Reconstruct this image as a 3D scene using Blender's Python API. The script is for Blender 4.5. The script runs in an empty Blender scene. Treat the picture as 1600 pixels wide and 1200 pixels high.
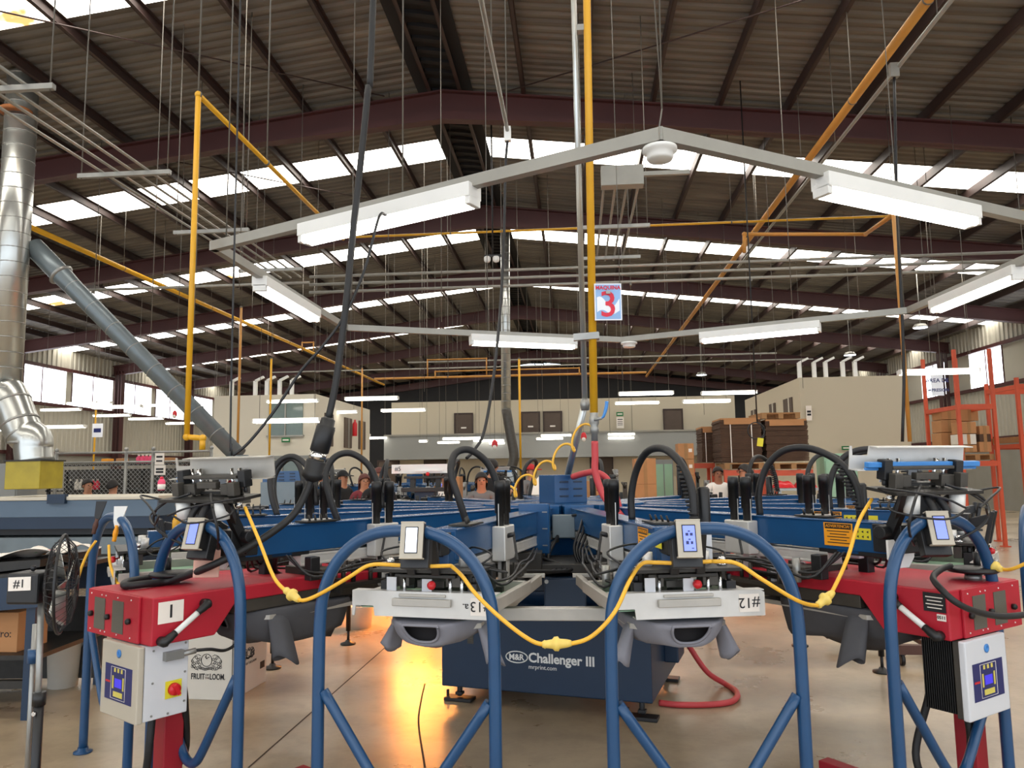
import bpy, bmesh, math, random
from mathutils import Vector, Matrix, Euler
sc = bpy.context.scene
COL = sc.collection
random.seed(7)
PI = math.pi
# ------------------------------------------------------------------ camera
FPX, VPX, VPY, ROLL, EYE = 1200.0, 900.0, 735.0, math.radians(0.8), 1.55
_Y = Vector((VPX-800, VPY-600, FPX)).normalized()
_h = Vector((1, -math.tan(ROLL), 0))
_U = _Y.cross(_h).normalized()
if _U.y > 0: _U = -_U
_X = _Y.cross(_U).normalized()
if _X.x < 0: _X = -_X
cam = bpy.data.objects.new('camera', bpy.data.cameras.new('camera'))
COL.objects.link(cam)
cam.data.sensor_width = 36.0
cam.data.lens = 36.0*FPX/1600.0
cam.data.clip_end = 300
_cm = Matrix(((_X.x, -_X.y, -_X.z), (_Y.x, -_Y.y, -_Y.z), (_U.x, -_U.y, -_U.z)))
cam.matrix_world = Matrix.Translation((0, 0, EYE)) @ _cm.to_4x4()
sc.camera = cam
def P(px, py, y):
    "point of the place seen at a pixel, at building depth y"
    c = Vector((px-800, py-600, FPX)); r = Vector((_X.dot(c), _Y.dot(c), _U.dot(c)))
    r *= y/r.y; r.z += EYE; return r
def PZ(px, py, z):
    c = Vector((px-800, py-600, FPX)); r = Vector((_X.dot(c), _Y.dot(c), _U.dot(c)))
    r *= (z-EYE)/r.z; r.z += EYE; return r
# ------------------------------------------------------------------ world, exposure
w = bpy.data.worlds.new('world'); sc.world = w; w.use_nodes = True
nt = w.node_tree
bg = nt.nodes['Background']; bg.inputs['Color'].default_value = (0.82, 0.9, 1.0, 1); bg.inputs['Strength'].default_value = 2.6
sc.view_settings.view_transform = 'Standard'; sc.view_settings.look = 'None'
sc.view_settings.gamma = 1; sc.view_settings.use_curve_mapping = False
sc.view_settings.exposure = 0.0
SKY_E, WIN_E, TUBE_E = 8.3, 5.0, 11.0
# ------------------------------------------------------------------ materials
def lin(c):
    return tuple(((v/255)/12.92 if v/255 <= .04045 else ((v/255+.055)/1.055)**2.4) for v in c)
MATS = {}
def mat(name, rgb, rough=.5, metal=0., var=.12, scale=6., bump=0., spec=None, coat=0.):
    m = bpy.data.materials.new(name); m.use_nodes = True; n = m.node_tree.nodes; l = m.node_tree.links
    b = n['Principled BSDF']; c = lin(rgb)
    b.inputs['Roughness'].default_value = rough; b.inputs['Metallic'].default_value = metal
    if coat: b.inputs['Coat Weight'].default_value = coat
    tc = n.new('ShaderNodeTexCoord'); no = n.new('ShaderNodeTexNoise')
    no.inputs['Scale'].default_value = scale; no.inputs['Detail'].default_value = 5
    l.new(tc.outputs['Object'], no.inputs['Vector'])
    mx = n.new('ShaderNodeMix'); mx.data_type = 'RGBA'
    mx.inputs['A'].default_value = tuple(v*(1-var) for v in c)+(1,)
    mx.inputs['B'].default_value = tuple(min(1, v*(1+var)) for v in c)+(1,)
    l.new(no.outputs['Fac'], mx.inputs['Factor']); l.new(mx.outputs['Result'], b.inputs['Base Color'])
    if bump:
        bp = n.new('ShaderNodeBump'); bp.inputs['Strength'].default_value = bump; bp.inputs['Distance'].default_value = .01
        l.new(no.outputs['Fac'], bp.inputs['Height']); l.new(bp.outputs['Normal'], b.inputs['Normal'])
    MATS[name] = m; return m
def emat(name, rgb, e):
    m = bpy.data.materials.new(name); m.use_nodes = True; b = m.node_tree.nodes['Principled BSDF']
    c = lin(rgb)+(1,); b.inputs['Base Color'].default_value = c
    b.inputs['Emission Color'].default_value = c; b.inputs['Emission Strength'].default_value = e
    MATS[name] = m; return m
mat('blue_paint', (22, 72, 118), .27, 0, .12, 5); mat('tube_blue', (26, 68, 108), .3, 0, .15, 9)
mat('dark_blue', (13, 40, 66), .45, 0, .15, 3); mat('steel_blue', (88, 108, 128), .5, 0, .1, 2)
mat('red_paint', (172, 22, 42), .5, 0, .18, 4); mat('red_dark', (150, 20, 36), .5)
mat('aluminium', (176, 172, 164), .42, .35, .14, 14); mat('alu_bright', (205, 203, 198), .35, .3, .12, 14)
mat('zinc', (150, 150, 146), .4, .6, .2, 10); mat('chrome', (210, 210, 208), .15, 1, .05)
mat('duct_metal', (190, 192, 188), .28, .85, .12, 5); mat('duct_grey', (108, 118, 122), .4, .4, .2, 6)
mat('black', (20, 20, 22), .45, 0, .2); mat('rubber', (22, 22, 24), .55, 0, .25, 20); mat('dark_metal', (52, 50, 47), .45, .5, .3, 18)
mat('iron', (78, 74, 68), .45, .5, .3, 16)
mat('maroon', (72, 36, 34), .55, 0, .2, 1.5); mat('purlin_brown', (56, 40, 36), .6, 0, .25, 1.2)
mat('yellow_pipe', (216, 160, 26), .45, 0, .15, 4); mat('orange_pipe', (184, 128, 54), .5, 0, .2, 3)
mat('conduit', (150, 148, 140), .45, .4, .15, 6); mat('rod', (110, 106, 98), .5, .4, .2)
mat('white_enamel', (226, 226, 222), .4, 0, .05); mat('cream', (180, 172, 156), .45, 0, .05); mat('box_white', (206, 208, 212), .4, 0, .05)
mat('paper', (232, 224, 214), .8, 0, .05); mat('ink', (24, 22, 26), .6); mat('grey_cloth', (128, 128, 136), .9, 0, .12, 12, .25)
mat('dark_cloth', (78, 78, 82), .9, 0, .12, 12, .25); mat('hole_dark', (30, 27, 28), .9)
mat('yellow_cord', (232, 176, 50), .45, 0, .12, 30); mat('yellow_plug', (226, 196, 96), .4)
mat('red_hose', (190, 62, 66), .5, 0, .15, 12); mat('warn_orange', (240, 158, 20), .5); mat('warn_yellow', (216, 204, 40), .5)
mat('mesh_grey', (92, 88, 78), .7, .1, .2, 300); mat('panel_blue', (22, 34, 96), .4); mat('key_yellow', (206, 192, 90), .5)
mat('knob_red', (200, 26, 36), .35); mat('green_tape', (70, 190, 110), .6); mat('blue_tool', (60, 130, 200), .4)
mat('carton', (176, 126, 82), .85, 0, .12, 5); mat('carton_dark', (80, 58, 43), .9, 0, .25, 8); mat('carton_white', (214, 208, 196), .8, 0, .06)
mat('wood', (156, 116, 74), .8, 0, .25, 5); mat('rack_orange', (196, 78, 44), .5, 0, .15)
mat('skin_tan', (176, 122, 92), .6); mat('skin_dark', (140, 92, 68), .6); mat('hair', (26, 20, 18), .6, 0, .3, 30); mat('hair_red', (84, 36, 28), .6, 0, .3, 30)
mat('shirt_black', (28, 28, 30), .9); mat('shirt_white', (222, 220, 214), .9); mat('shirt_grey', (112, 112, 112), .9); mat('shirt_maroon', (110, 40, 48), .9)
mat('jeans', (44, 54, 78), .9); mat('cap_red', (180, 32, 36), .8); mat('peach', (226, 178, 160), .7); mat('pink', (226, 70, 110), .5)
mat('wall_beige', (190, 180, 158), .8, 0, .05, .6); mat('wall_grey', (136, 138, 136), .8, 0, .05, .6); mat('wall_white', (206, 200, 184), .8, 0, .04, .6)
mat('door_brown', (84, 70, 60), .7); mat('block_grey', (140, 138, 130), .85, 0, .12, 2); mat('void_dark', (34, 34, 36), .9)
mat('clad', (176, 172, 158), .55, .15, .12, 1.0); mat('exit_green', (30, 110, 60), .6); mat('green_panel', (150, 190, 160), .6)
mat('collar_yellow', (168, 150, 40), .4, .1, .3, 5); mat('rust', (140, 84, 40), .8, 0, .4, 20); mat('glass_dark', (96, 112, 104), .15)
mat('sign_white', (228, 232, 240), .5); mat('sign_blue', (136, 174, 220), .5, 0, .35, 6); mat('sign_red', (206, 30, 60), .5)
mat('brown_steel', (86, 56, 46), .6, .2, .2); mat('seam_dark', (70, 58, 46), .9)
emat('heater_fill', (255, 140, 60), 75.0); emat('tube_light', (255, 250, 240), TUBE_E); emat('lcd_blue', (120, 136, 240), .75); emat('lcd_white', (235, 240, 255), 1.0)
emat('lcd_deep', (60, 50, 200), .5); emat('led_white', (225, 240, 255), 8.0); emat('heater_glow', (255, 156, 64), 110.0); emat('ember', (255, 150, 90), 3.0)

def sky_panel_mat():
    m = emat('skylight_sheet', (255, 250, 238), SKY_E); n = m.node_tree.nodes; l = m.node_tree.links; b = n['Principled BSDF']
    tc = n.new('ShaderNodeTexCoord'); no = n.new('ShaderNodeTexNoise'); no.inputs['Scale'].default_value = .7; no.inputs['Detail'].default_value = 4
    l.new(tc.outputs['Object'], no.inputs['Vector']); r = n.new('ShaderNodeValToRGB')     # grime on the sheets dims the daylight that comes through
    r.color_ramp.elements[0].position = .3; r.color_ramp.elements[0].color = (.16, .09, .03, 1); r.color_ramp.elements[1].position = .4; r.color_ramp.elements[1].color = (1, .96, .88, 1)
    l.new(no.outputs['Fac'], r.inputs['Fac']); l.new(r.outputs['Color'], b.inputs['Emission Color']); l.new(r.outputs['Color'], b.inputs['Base Color']); return m
sky_panel_mat(); emat('window_pane', (240, 246, 255), WIN_E)

def roof_mat():
    m = mat('roof_sheet', (120, 112, 100), .6, .2, .2, .9)
    n = m.node_tree.nodes; l = m.node_tree.links; b = n['Principled BSDF']
    tc = n.new('ShaderNodeTexCoord'); mp = n.new('ShaderNodeMapping'); mp.inputs['Scale'].default_value = (.5, 4, .5)
    no = n.new('ShaderNodeTexNoise'); no.inputs['Scale'].default_value = 1.0; no.inputs['Detail'].default_value = 6
    l.new(tc.outputs['Object'], mp.inputs['Vector']); l.new(mp.outputs['Vector'], no.inputs['Vector'])
    r = n.new('ShaderNodeValToRGB'); r.color_ramp.elements[0].position = .35; r.color_ramp.elements[0].color = (*lin((96, 92, 87)), 1)
    r.color_ramp.elements[1].position = .7; r.color_ramp.elements[1].color = (*lin((124, 119, 111)), 1)
    l.new(no.outputs['Fac'], r.inputs['Fac']); l.new(r.outputs['Color'], b.inputs['Base Color'])
roof_mat()
def floor_mat():
    m = bpy.data.materials.new('concrete_floor'); m.use_nodes = True; n = m.node_tree.nodes; l = m.node_tree.links
    b = n['Principled BSDF']; tc = n.new('ShaderNodeTexCoord')
    def noise(s, d=6, rough=.6):
        x = n.new('ShaderNodeTexNoise'); x.inputs['Scale'].default_value = s; x.inputs['Detail'].default_value = d
        x.inputs['Roughness'].default_value = rough; l.new(tc.outputs['Object'], x.inputs['Vector']); return x
    def ramp(src, stops):
        r = n.new('ShaderNodeValToRGB'); e = r.color_ramp.elements
        while len(e) < len(stops): e.new(.5)
        for q, (p, c) in zip(e, stops): q.position = p; q.color = c
        l.new(src, r.inputs['Fac']); return r
    big = noise(.55, 8, .65); base = ramp(big.outputs['Fac'], [(.3, (*lin((140, 122, 100)), 1)), (.52, (*lin((166, 148, 122)), 1)), (.72, (*lin((182, 166, 142)), 1))])
    fine = noise(5, 8, .7); fr = ramp(fine.outputs['Fac'], [(.3, (.7, .69, .67, 1)), (.55, (1, 1, 1, 1))])
    m1 = n.new('ShaderNodeMix'); m1.data_type = 'RGBA'; m1.blend_type = 'MULTIPLY'; m1.inputs['Factor'].default_value = .7
    l.new(base.outputs['Color'], m1.inputs['A']); l.new(fr.outputs['Color'], m1.inputs['B'])
    sp = noise(13, 2, .4); spr = ramp(sp.outputs['Fac'], [(.17, (.35, .3, .25, 1)), (.2, (1, 1, 1, 1))])
    m2 = n.new('ShaderNodeMix'); m2.data_type = 'RGBA'; m2.blend_type = 'MULTIPLY'; m2.inputs['Factor'].default_value = 1
    l.new(m1.outputs['Result'], m2.inputs['A']); l.new(spr.outputs['Color'], m2.inputs['B'])
    l.new(m2.outputs['Result'], b.inputs['Base Color'])
    rr = ramp(big.outputs['Fac'], [(.3, (.22, .22, .22, 1)), (.7, (.42, .42, .42, 1))]); l.new(rr.outputs['Color'], b.inputs['Roughness'])
    bp = n.new('ShaderNodeBump'); bp.inputs['Strength'].default_value = .15; bp.inputs['Distance'].default_value = .01
    l.new(fine.outputs['Fac'], bp.inputs['Height']); l.new(bp.outputs['Normal'], b.inputs['Normal'])
    b.inputs['Coat Weight'].default_value = .25; b.inputs['Coat Roughness'].default_value = .25
    MATS['concrete_floor'] = m
floor_mat()
# ------------------------------------------------------------------ mesh builder
def catmull(pts, n=8):
    pts = [Vector(p) for p in pts]
    if len(pts) < 3: return pts
    q = [2*pts[0]-pts[1]]+pts+[2*pts[-1]-pts[-2]]; out = []
    for i in range(1, len(q)-2):
        a, b, c, d = q[i-1], q[i], q[i+1], q[i+2]
        for k in range(n):
            t = k/n
            out.append(.5*((2*b)+(c-a)*t+(2*a-5*b+4*c-d)*t*t+(3*b-a-3*c+d)*t**3))
    out.append(pts[-1]); return out
def frame_of(d):
    d = d.normalized(); u = Vector((0, 0, 1)) if abs(d.z) < .9 else Vector((1, 0, 0))
    a = d.cross(u).normalized(); return a, d.cross(a).normalized()
class MB:
    def __init__(self): self.v = []; self.f = []; self.s = []; self.bev = 0
    def _add(self, vs, fs, smooth=False):
        o = len(self.v); self.v += [Vector(p) for p in vs]; self.f += [tuple(i+o for i in q) for q in fs]; self.s += [smooth]*len(fs); return self
    def box(self, c, s, rot=None, taper=None):
        h = [Vector((x*s[0]/2, y*s[1]/2, z*s[2]/2)) for x in (-1, 1) for y in (-1, 1) for z in (-1, 1)]
        if rot is not None:
            R = Euler(rot).to_matrix() if not isinstance(rot, Matrix) else rot
            h = [R @ p for p in h]
        c = Vector(c)
        return self._add([p+c for p in h], [(0, 1, 3, 2), (4, 6, 7, 5), (0, 4, 5, 1), (2, 3, 7, 6), (0, 2, 6, 4), (1, 5, 7, 3)])
    def bar(self, p0, p1, wd, ht):
        "rectangular bar from p0 to p1"
        p0, p1 = Vector(p0), Vector(p1); d = (p1-p0).normalized()
        u = Vector((0, 0, 1)) if abs(d.z) < .95 else Vector((0, 1, 0))
        a = d.cross(u).normalized()*wd/2; b = a.cross(d).normalized()*ht/2
        vs = [p+i*a+j*b for p in (p0, p1) for (i, j) in ((-1, -1), (1, -1), (1, 1), (-1, 1))]
        return self._add(vs, [(0, 3, 2, 1), (4, 5, 6, 7)]+[(k, (k+1) % 4, 4+(k+1) % 4, 4+k) for k in range(4)])
    def cyl(self, p0, p1, r, r1=None, n=12, cap=True):
        p0, p1 = Vector(p0), Vector(p1); r1 = r if r1 is None else r1; a, b = frame_of(p1-p0)
        vs = []
        for p, q in ((p0, r), (p1, r1)):
            vs += [p+q*(math.cos(2*PI*k/n)*a+math.sin(2*PI*k/n)*b) for k in range(n)]
        self._add(vs, [(k, (k+1) % n, n+(k+1) % n, n+k) for k in range(n)], True)
        if cap: o = len(self.v)-2*n; self.f += [tuple(range(o+n-1, o-1, -1)), tuple(range(o+n, o+2*n))]; self.s += [False, False]
        return self
    def tube(self, pts, r, n=8, smooth=0, cap=True):
        pts = catmull(pts, smooth) if smooth else [Vector(p) for p in pts]
        rs = r if isinstance(r, (list, tuple)) else [r]*len(pts)
        if len(rs) != len(pts): rs = [rs[min(len(rs)-1, int(i*len(rs)/len(pts)))] for i in range(len(pts))]
        d = (pts[1]-pts[0]).normalized(); a, b = frame_of(d); vs = []; m = len(pts)
        for i, p in enumerate(pts):
            t = (pts[min(i+1, m-1)]-pts[max(i-1, 0)])
            if t.length > 1e-9:
                t.normalize(); a = (a-t*a.dot(t)).normalized(); b = t.cross(a)
            vs += [p+rs[i]*(math.cos(2*PI*k/n)*a+math.sin(2*PI*k/n)*b) for k in range(n)]
        fs = [(i*n+k, i*n+(k+1) % n, (i+1)*n+(k+1) % n, (i+1)*n+k) for i in range(m-1) for k in range(n)]
        self._add(vs, fs, True)
        if cap: o = len(self.v)-m*n; self.f += [tuple(range(o+n-1, o-1, -1)), tuple(range(o+(m-1)*n, o+m*n))]; self.s += [False, False]
        return self
    def prism(self, prof, ax, t0, t1):
        "profile (list of 2-tuples) extruded along axis 0/1/2; profile axes are the other two in order"
        def mk(p, t):
            q = list(p); q.insert(ax, t); return q
        n = len(prof)
        return self._add([mk(p, t0) for p in prof]+[mk(p, t1) for p in prof],
                         [tuple(range(n)), tuple(range(2*n-1, n-1, -1))]+[(k, n+k, n+(k+1) % n, (k+1) % n) for k in range(n)])
    def lathe(self, prof, c=(0, 0, 0), axis=(0, 0, 1), n=20):
        c = Vector(c); d = Vector(axis).normalized(); a, b = frame_of(d); vs = []
        for r, h in prof:
            vs += [c+d*h+r*(math.cos(2*PI*k/n)*a+math.sin(2*PI*k/n)*b) for k in range(n)]
        m = len(prof)
        self._add(vs, [(i*n+k, i*n+(k+1) % n, (i+1)*n+(k+1) % n, (i+1)*n+k) for i in range(m-1) for k in range(n)], True)
        o = len(self.v)-m*n
        for i, rev in ((0, True), (m-1, False)):
            if prof[i][0] > 1e-5:
                r = range(o+i*n, o+i*n+n); self.f.append(tuple(reversed(r)) if rev else tuple(r)); self.s.append(False)
        return self
    def ball(self, c, r, n=12, m=8):
        r = (r, r, r) if not isinstance(r, (tuple, list)) else r
        vs = []; c = Vector(c)
        for i in range(m+1):
            th = PI*i/m
            for k in range(n):
                ph = 2*PI*k/n; s = max(math.sin(th), .001)
                vs.append(c+Vector((r[0]*s*math.cos(ph), r[1]*s*math.sin(ph), r[2]*math.cos(th))))
        return self._add(vs, [(i*n+k, (i+1)*n+k, (i+1)*n+(k+1) % n, i*n+(k+1) % n) for i in range(m) for k in range(n)], True)
    def grid(self, fn, nu, nv, closed_u=False):
        vs = [fn(i/nu if closed_u else i/(nu-1), j/(nv-1)) for j in range(nv) for i in range(nu)]
        fs = []
        for j in range(nv-1):
            for i in range(nu if closed_u else nu-1):
                fs.append((j*nu+i, j*nu+(i+1) % nu, (j+1)*nu+(i+1) % nu, (j+1)*nu+i))
        return self._add(vs, fs, True)
    def xf(self, M):
        self.v = [M @ p for p in self.v]; return self
    def build(self, name, m, parent=None, loc=None, rot=None, bevel=0., solid=0., recalc=True):
        o0 = Vector(loc) if loc is not None else Vector((0, 0, 0))
        me = bpy.data.meshes.new(name); me.from_pydata([tuple(p) for p in self.v], [], self.f)
        me.polygons.foreach_set('use_smooth', self.s)
        if recalc:
            bm = bmesh.new(); bm.from_mesh(me); bmesh.ops.recalc_face_normals(bm, faces=bm.faces); bm.to_mesh(me); bm.free()
        me.materials.append(MATS[m] if isinstance(m, str) else m)
        o = bpy.data.objects.new(name, me); COL.objects.link(o)
        if parent is not None: o.parent = parent
        o.location = o0
        if rot is not None: o.rotation_euler = rot
        if solid:
            q = o.modifiers.new('s', 'SOLIDIFY'); q.thickness = solid; q.offset = 0
        if bevel:
            q = o.modifiers.new('b', 'BEVEL'); q.width = bevel; q.segments = 2; q.limit_method = 'ANGLE'; q.angle_limit = .6
        return o
def tag(o, label, cat, group=None, kind=None):
    o['label'] = label; o['category'] = cat
    if group: o['group'] = group
    if kind: o['kind'] = kind
    return o
def thing(name, label, cat, loc=(0, 0, 0), rz=0., group=None):
    o = bpy.data.objects.new(name, None); COL.objects.link(o); o.empty_display_size = .1
    o.location = loc; o.rotation_euler = (0, 0, rz); return tag(o, label, cat, group)
def world_build(mb, name, m, label, cat, group=None, bevel=0.):
    "one-mesh thing given in place coordinates: its origin goes to its lowest middle"
    lo = Vector((sum(v.x for v in mb.v)/len(mb.v), sum(v.y for v in mb.v)/len(mb.v), min(v.z for v in mb.v)))
    mb.xf(Matrix.Translation(-lo)); return tag(mb.build(name, m, None, lo, None, bevel), label, cat, group)
def struct(o, label=None, cat=None):
    o['kind'] = 'structure'
    if label: o['label'] = label
    if cat: o['category'] = cat
    return o
def copy_tree(o, parent=None):
    c = o.copy(); COL.objects.link(c)
    if parent is not None: c.parent = parent
    for ch in list(o.children): copy_tree(ch, c)
    return c
def text(name, s, size, m, parent, loc, rot, align='CENTER', ext=.0006, sx=1.0, off=0.):
    cu = bpy.data.curves.new(name, 'FONT'); cu.body = s; cu.size = size; cu.align_x = align; cu.align_y = 'CENTER'; cu.extrude = ext; cu.offset = off
    cu.resolution_u = 3
    t = bpy.data.objects.new('tmp', cu); COL.objects.link(t); dg = bpy.context.evaluated_depsgraph_get()
    me = bpy.data.meshes.new_from_object(t.evaluated_get(dg)); bpy.data.objects.remove(t); bpy.data.curves.remove(cu)
    me.name = name; me.materials.clear(); me.materials.append(MATS[m]); o = bpy.data.objects.new(name, me); COL.objects.link(o)
    if parent is not None: o.parent = parent
    o.location = loc; o.rotation_euler = rot; o.scale = (sx, 1, 1); return o
# ================================================================== the building
RX, ZR, SL = -2.2, 8.3, .12                 # ridge, top of the rafters at the ridge, slope
XL, XR = -19.5, 14.6
Y0, Y1 = -10.0, 49.0
BEAMS = [12.9+6.0*k for k in range(-4, 7)]
def zroof(x): return ZR-SL*abs(x-RX)
n_trim = [0]
def trim(mb, m, label, cat='beam', bevel=0):
    n_trim[0] += 1
    return struct(mb.build('trim_%d' % n_trim[0], m, None, None, None, bevel), label, cat)
f = MB(); f.box(((XL+XR)/2, (Y0+Y1)/2, -.1), (XR-XL, Y1-Y0, .2)); struct(f.build('floor', 'concrete_floor'), 'stained beige concrete factory floor', 'floor')
def floor_line(p0, p1, wd, label):
    p0 = PZ(*p0, 0); p1 = PZ(*p1, 0); d = (p1-p0).normalized(); a = Vector((-d.y, d.x, 0))*wd/2
    m = MB(); z = Vector((0, 0, .0015))
    m._add([p0-a+z, p1-a+z, p1+a+z, p0+a+z], [(0, 1, 2, 3)]); trim(m, 'seam_dark', label, 'floor joint')
floor_line((388, 1200), (612, 1003), .012, 'dark saw-cut joint running across the concrete floor')
m = MB(); pp = catmull([PZ(664, 1200, 0), PZ(654, 1130, 0), PZ(658, 1095, 0), PZ(664, 1068, 0)], 6)
m._add([q+Vector((s*.006, 0, .0015)) for q in pp for s in (-1, 1)], [(2*i, 2*i+1, 2*i+3, 2*i+2) for i in range(len(pp)-1)])
trim(m, 'seam_dark', 'thin crack in the floor in front of the press base', 'crack')
# --- roof: corrugated sheets between translucent strips
SKW = 1.0
sky_y = [b+(2.75 if b > 7 else 2.15) for b in BEAMS]
def corr(y0, y1, x0, x1, dz=.2, pitch=.19, h=.034):
    m = MB(); n = int(round((y1-y0)/pitch)); p = (y1-y0)/n; ys = []
    for k in range(n):
        b = y0+k*p; ys += [(b, 0), (b+p*.32, 0), (b+p*.5, h), (b+p*.82, h)]
    ys.append((y1, 0)); vs = []
    for (y, q) in ys: vs += [(x0, y, zroof(x0)+dz+q), (x1, y, zroof(x1)+dz+q)]
    m._add(vs, [(2*i, 2*i+1, 2*i+3, 2*i+2) for i in range(len(ys)-1)]); return m
edges = [Y0]
for s in sky_y: edges += [s-SKW/2, s+SKW/2]
edges.append(Y1)
edges = [e for e in edges if Y0 <= e <= Y1]
roofm = MB(); nw = 0
for i in range(0, len(edges)-1):
    a, b = edges[i], edges[i+1]
    if b-a < .05: continue
    mid = (a+b)/2; is_sky = any(abs(mid-s) < SKW/2 for s in sky_y)
    for (x0, x1, sd) in ((XL, RX, 'left'), (RX, XR, 'right')):
        if not is_sky:
            q = corr(a, b, x0, x1); roofm._add(q.v, q.f)
        else:
            inner = RX-.4 if sd == 'left' else RX+.4
            q = corr(a, b, min(x0, inner) if sd == 'left' else inner, inner if sd == 'left' else x1)
            nw += 1; struct(q.build('window_%d' % nw, 'skylight_sheet'), 'translucent roof light strip on the %s roof slope over bay %s' % (sd, 'ABCDEFGHIJKLM'[i//2]), 'skylight')
struct(roofm.build('ceiling', 'roof_sheet'), 'corrugated grey metal roof sheeting', 'ceiling')
m = MB()
for s in (-1, 1):
    m._add([(RX, Y0, ZR+.17), (RX, Y1, ZR+.17), (RX+s*.5, Y1, ZR+.17-.06), (RX+s*.5, Y0, ZR+.17-.06)], [(0, 1, 2, 3)])
k = Y0
while k < Y1:
    m.box((RX, k, ZR+.13), (.5, .10, .07), (0, 0, .3)); k += .34
trim(m, 'void_dark', 'dark ridge flashing with foam closures along the roof ridge', 'ridge cap')
# --- rafters (I section) and purlins
for i, y in enumerate(BEAMS):
    for sd in (-1, 1):
        xe = XL if sd < 0 else XR
        m = MB(); dep = .42
        for (wd, za, zb) in ((.2, -.03, 0), (.02, -dep, 0), (.2, -dep, -dep+.03)):
            z0, z1 = zroof(RX), zroof(xe)
            m._add([(RX, y-wd/2, z0+za), (RX, y+wd/2, z0+za), (RX, y+wd/2, z0+zb), (RX, y-wd/2, z0+zb),
                    (xe, y-wd/2, z1+za), (xe, y+wd/2, z1+za), (xe, y+wd/2, z1+zb), (xe, y-wd/2, z1+zb)],
                   [(0, 3, 2, 1), (4, 5, 6, 7), (0, 1, 5, 4), (1, 2, 6, 5), (2, 3, 7, 6), (3, 0, 4, 7)])
        hx = RX+sd*3.2      # haunch plate under the ridge joint
        m._add([(RX, y-.1, zroof(RX)-dep-.13), (RX, y+.1, zroof(RX)-dep-.13), (RX, y+.1, zroof(RX)-dep), (RX, y-.1, zroof(RX)-dep),
                (hx, y-.1, zroof(hx)-dep-.01), (hx, y+.1, zroof(hx)-dep-.01), (hx, y+.1, zroof(hx)-dep), (hx, y-.1, zroof(hx)-dep)],
               [(0, 3, 2, 1), (4, 5, 6, 7), (0, 1, 5, 4), (1, 2, 6, 5), (2, 3, 7, 6), (3, 0, 4, 7)])
        trim(m, 'maroon', 'dark red steel rafter on the %s slope, frame %s of the hall' % ('left' if sd < 0 else 'right', 'ABCDEFGHIJKL'[i]), 'beam')
for sd in (-1, 1):
    for k in range(15):
        x = RX+sd*(.27+1.13*k)
        if x < XL+.2 or x > XR-.2: continue
        m = MB(); z = zroof(x)+.1
        m.box((x, (Y0+Y1)/2, z), (.012, Y1-Y0, .18))
        m.box((x+.03, (Y0+Y1)/2, z+.085), (.06, Y1-Y0, .01)).box((x+.03, (Y0+Y1)/2, z-.085), (.06, Y1-Y0, .01))
        trim(m, 'purlin_brown', 'brown purlin on the %s slope, number %d out from the ridge' % ('left' if sd < 0 else 'right', k+1), 'purlin')
# diagonal bracing rods under the roof
for (a, b) in (((-9.2, 7.2), (-3.2, 12.6)), ((-1.0, 12.6), (6.0, 7.6)), ((3.6, 7.6), (9.6, 12.6)), ((-8, 13.2), (-3.5, 18.5)), ((-14.5, 12.6), (-9.2, 7.2))):
    m = MB(); m.cyl((a[0], a[1], zroof(a[0])-.06), (b[0], b[1], zroof(b[0])-.06), .012, n=6)
    trim(m, 'purlin_brown', 'thin roof bracing rod from x %.0f to %.0f' % (a[0], b[0]), 'rod')
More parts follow.
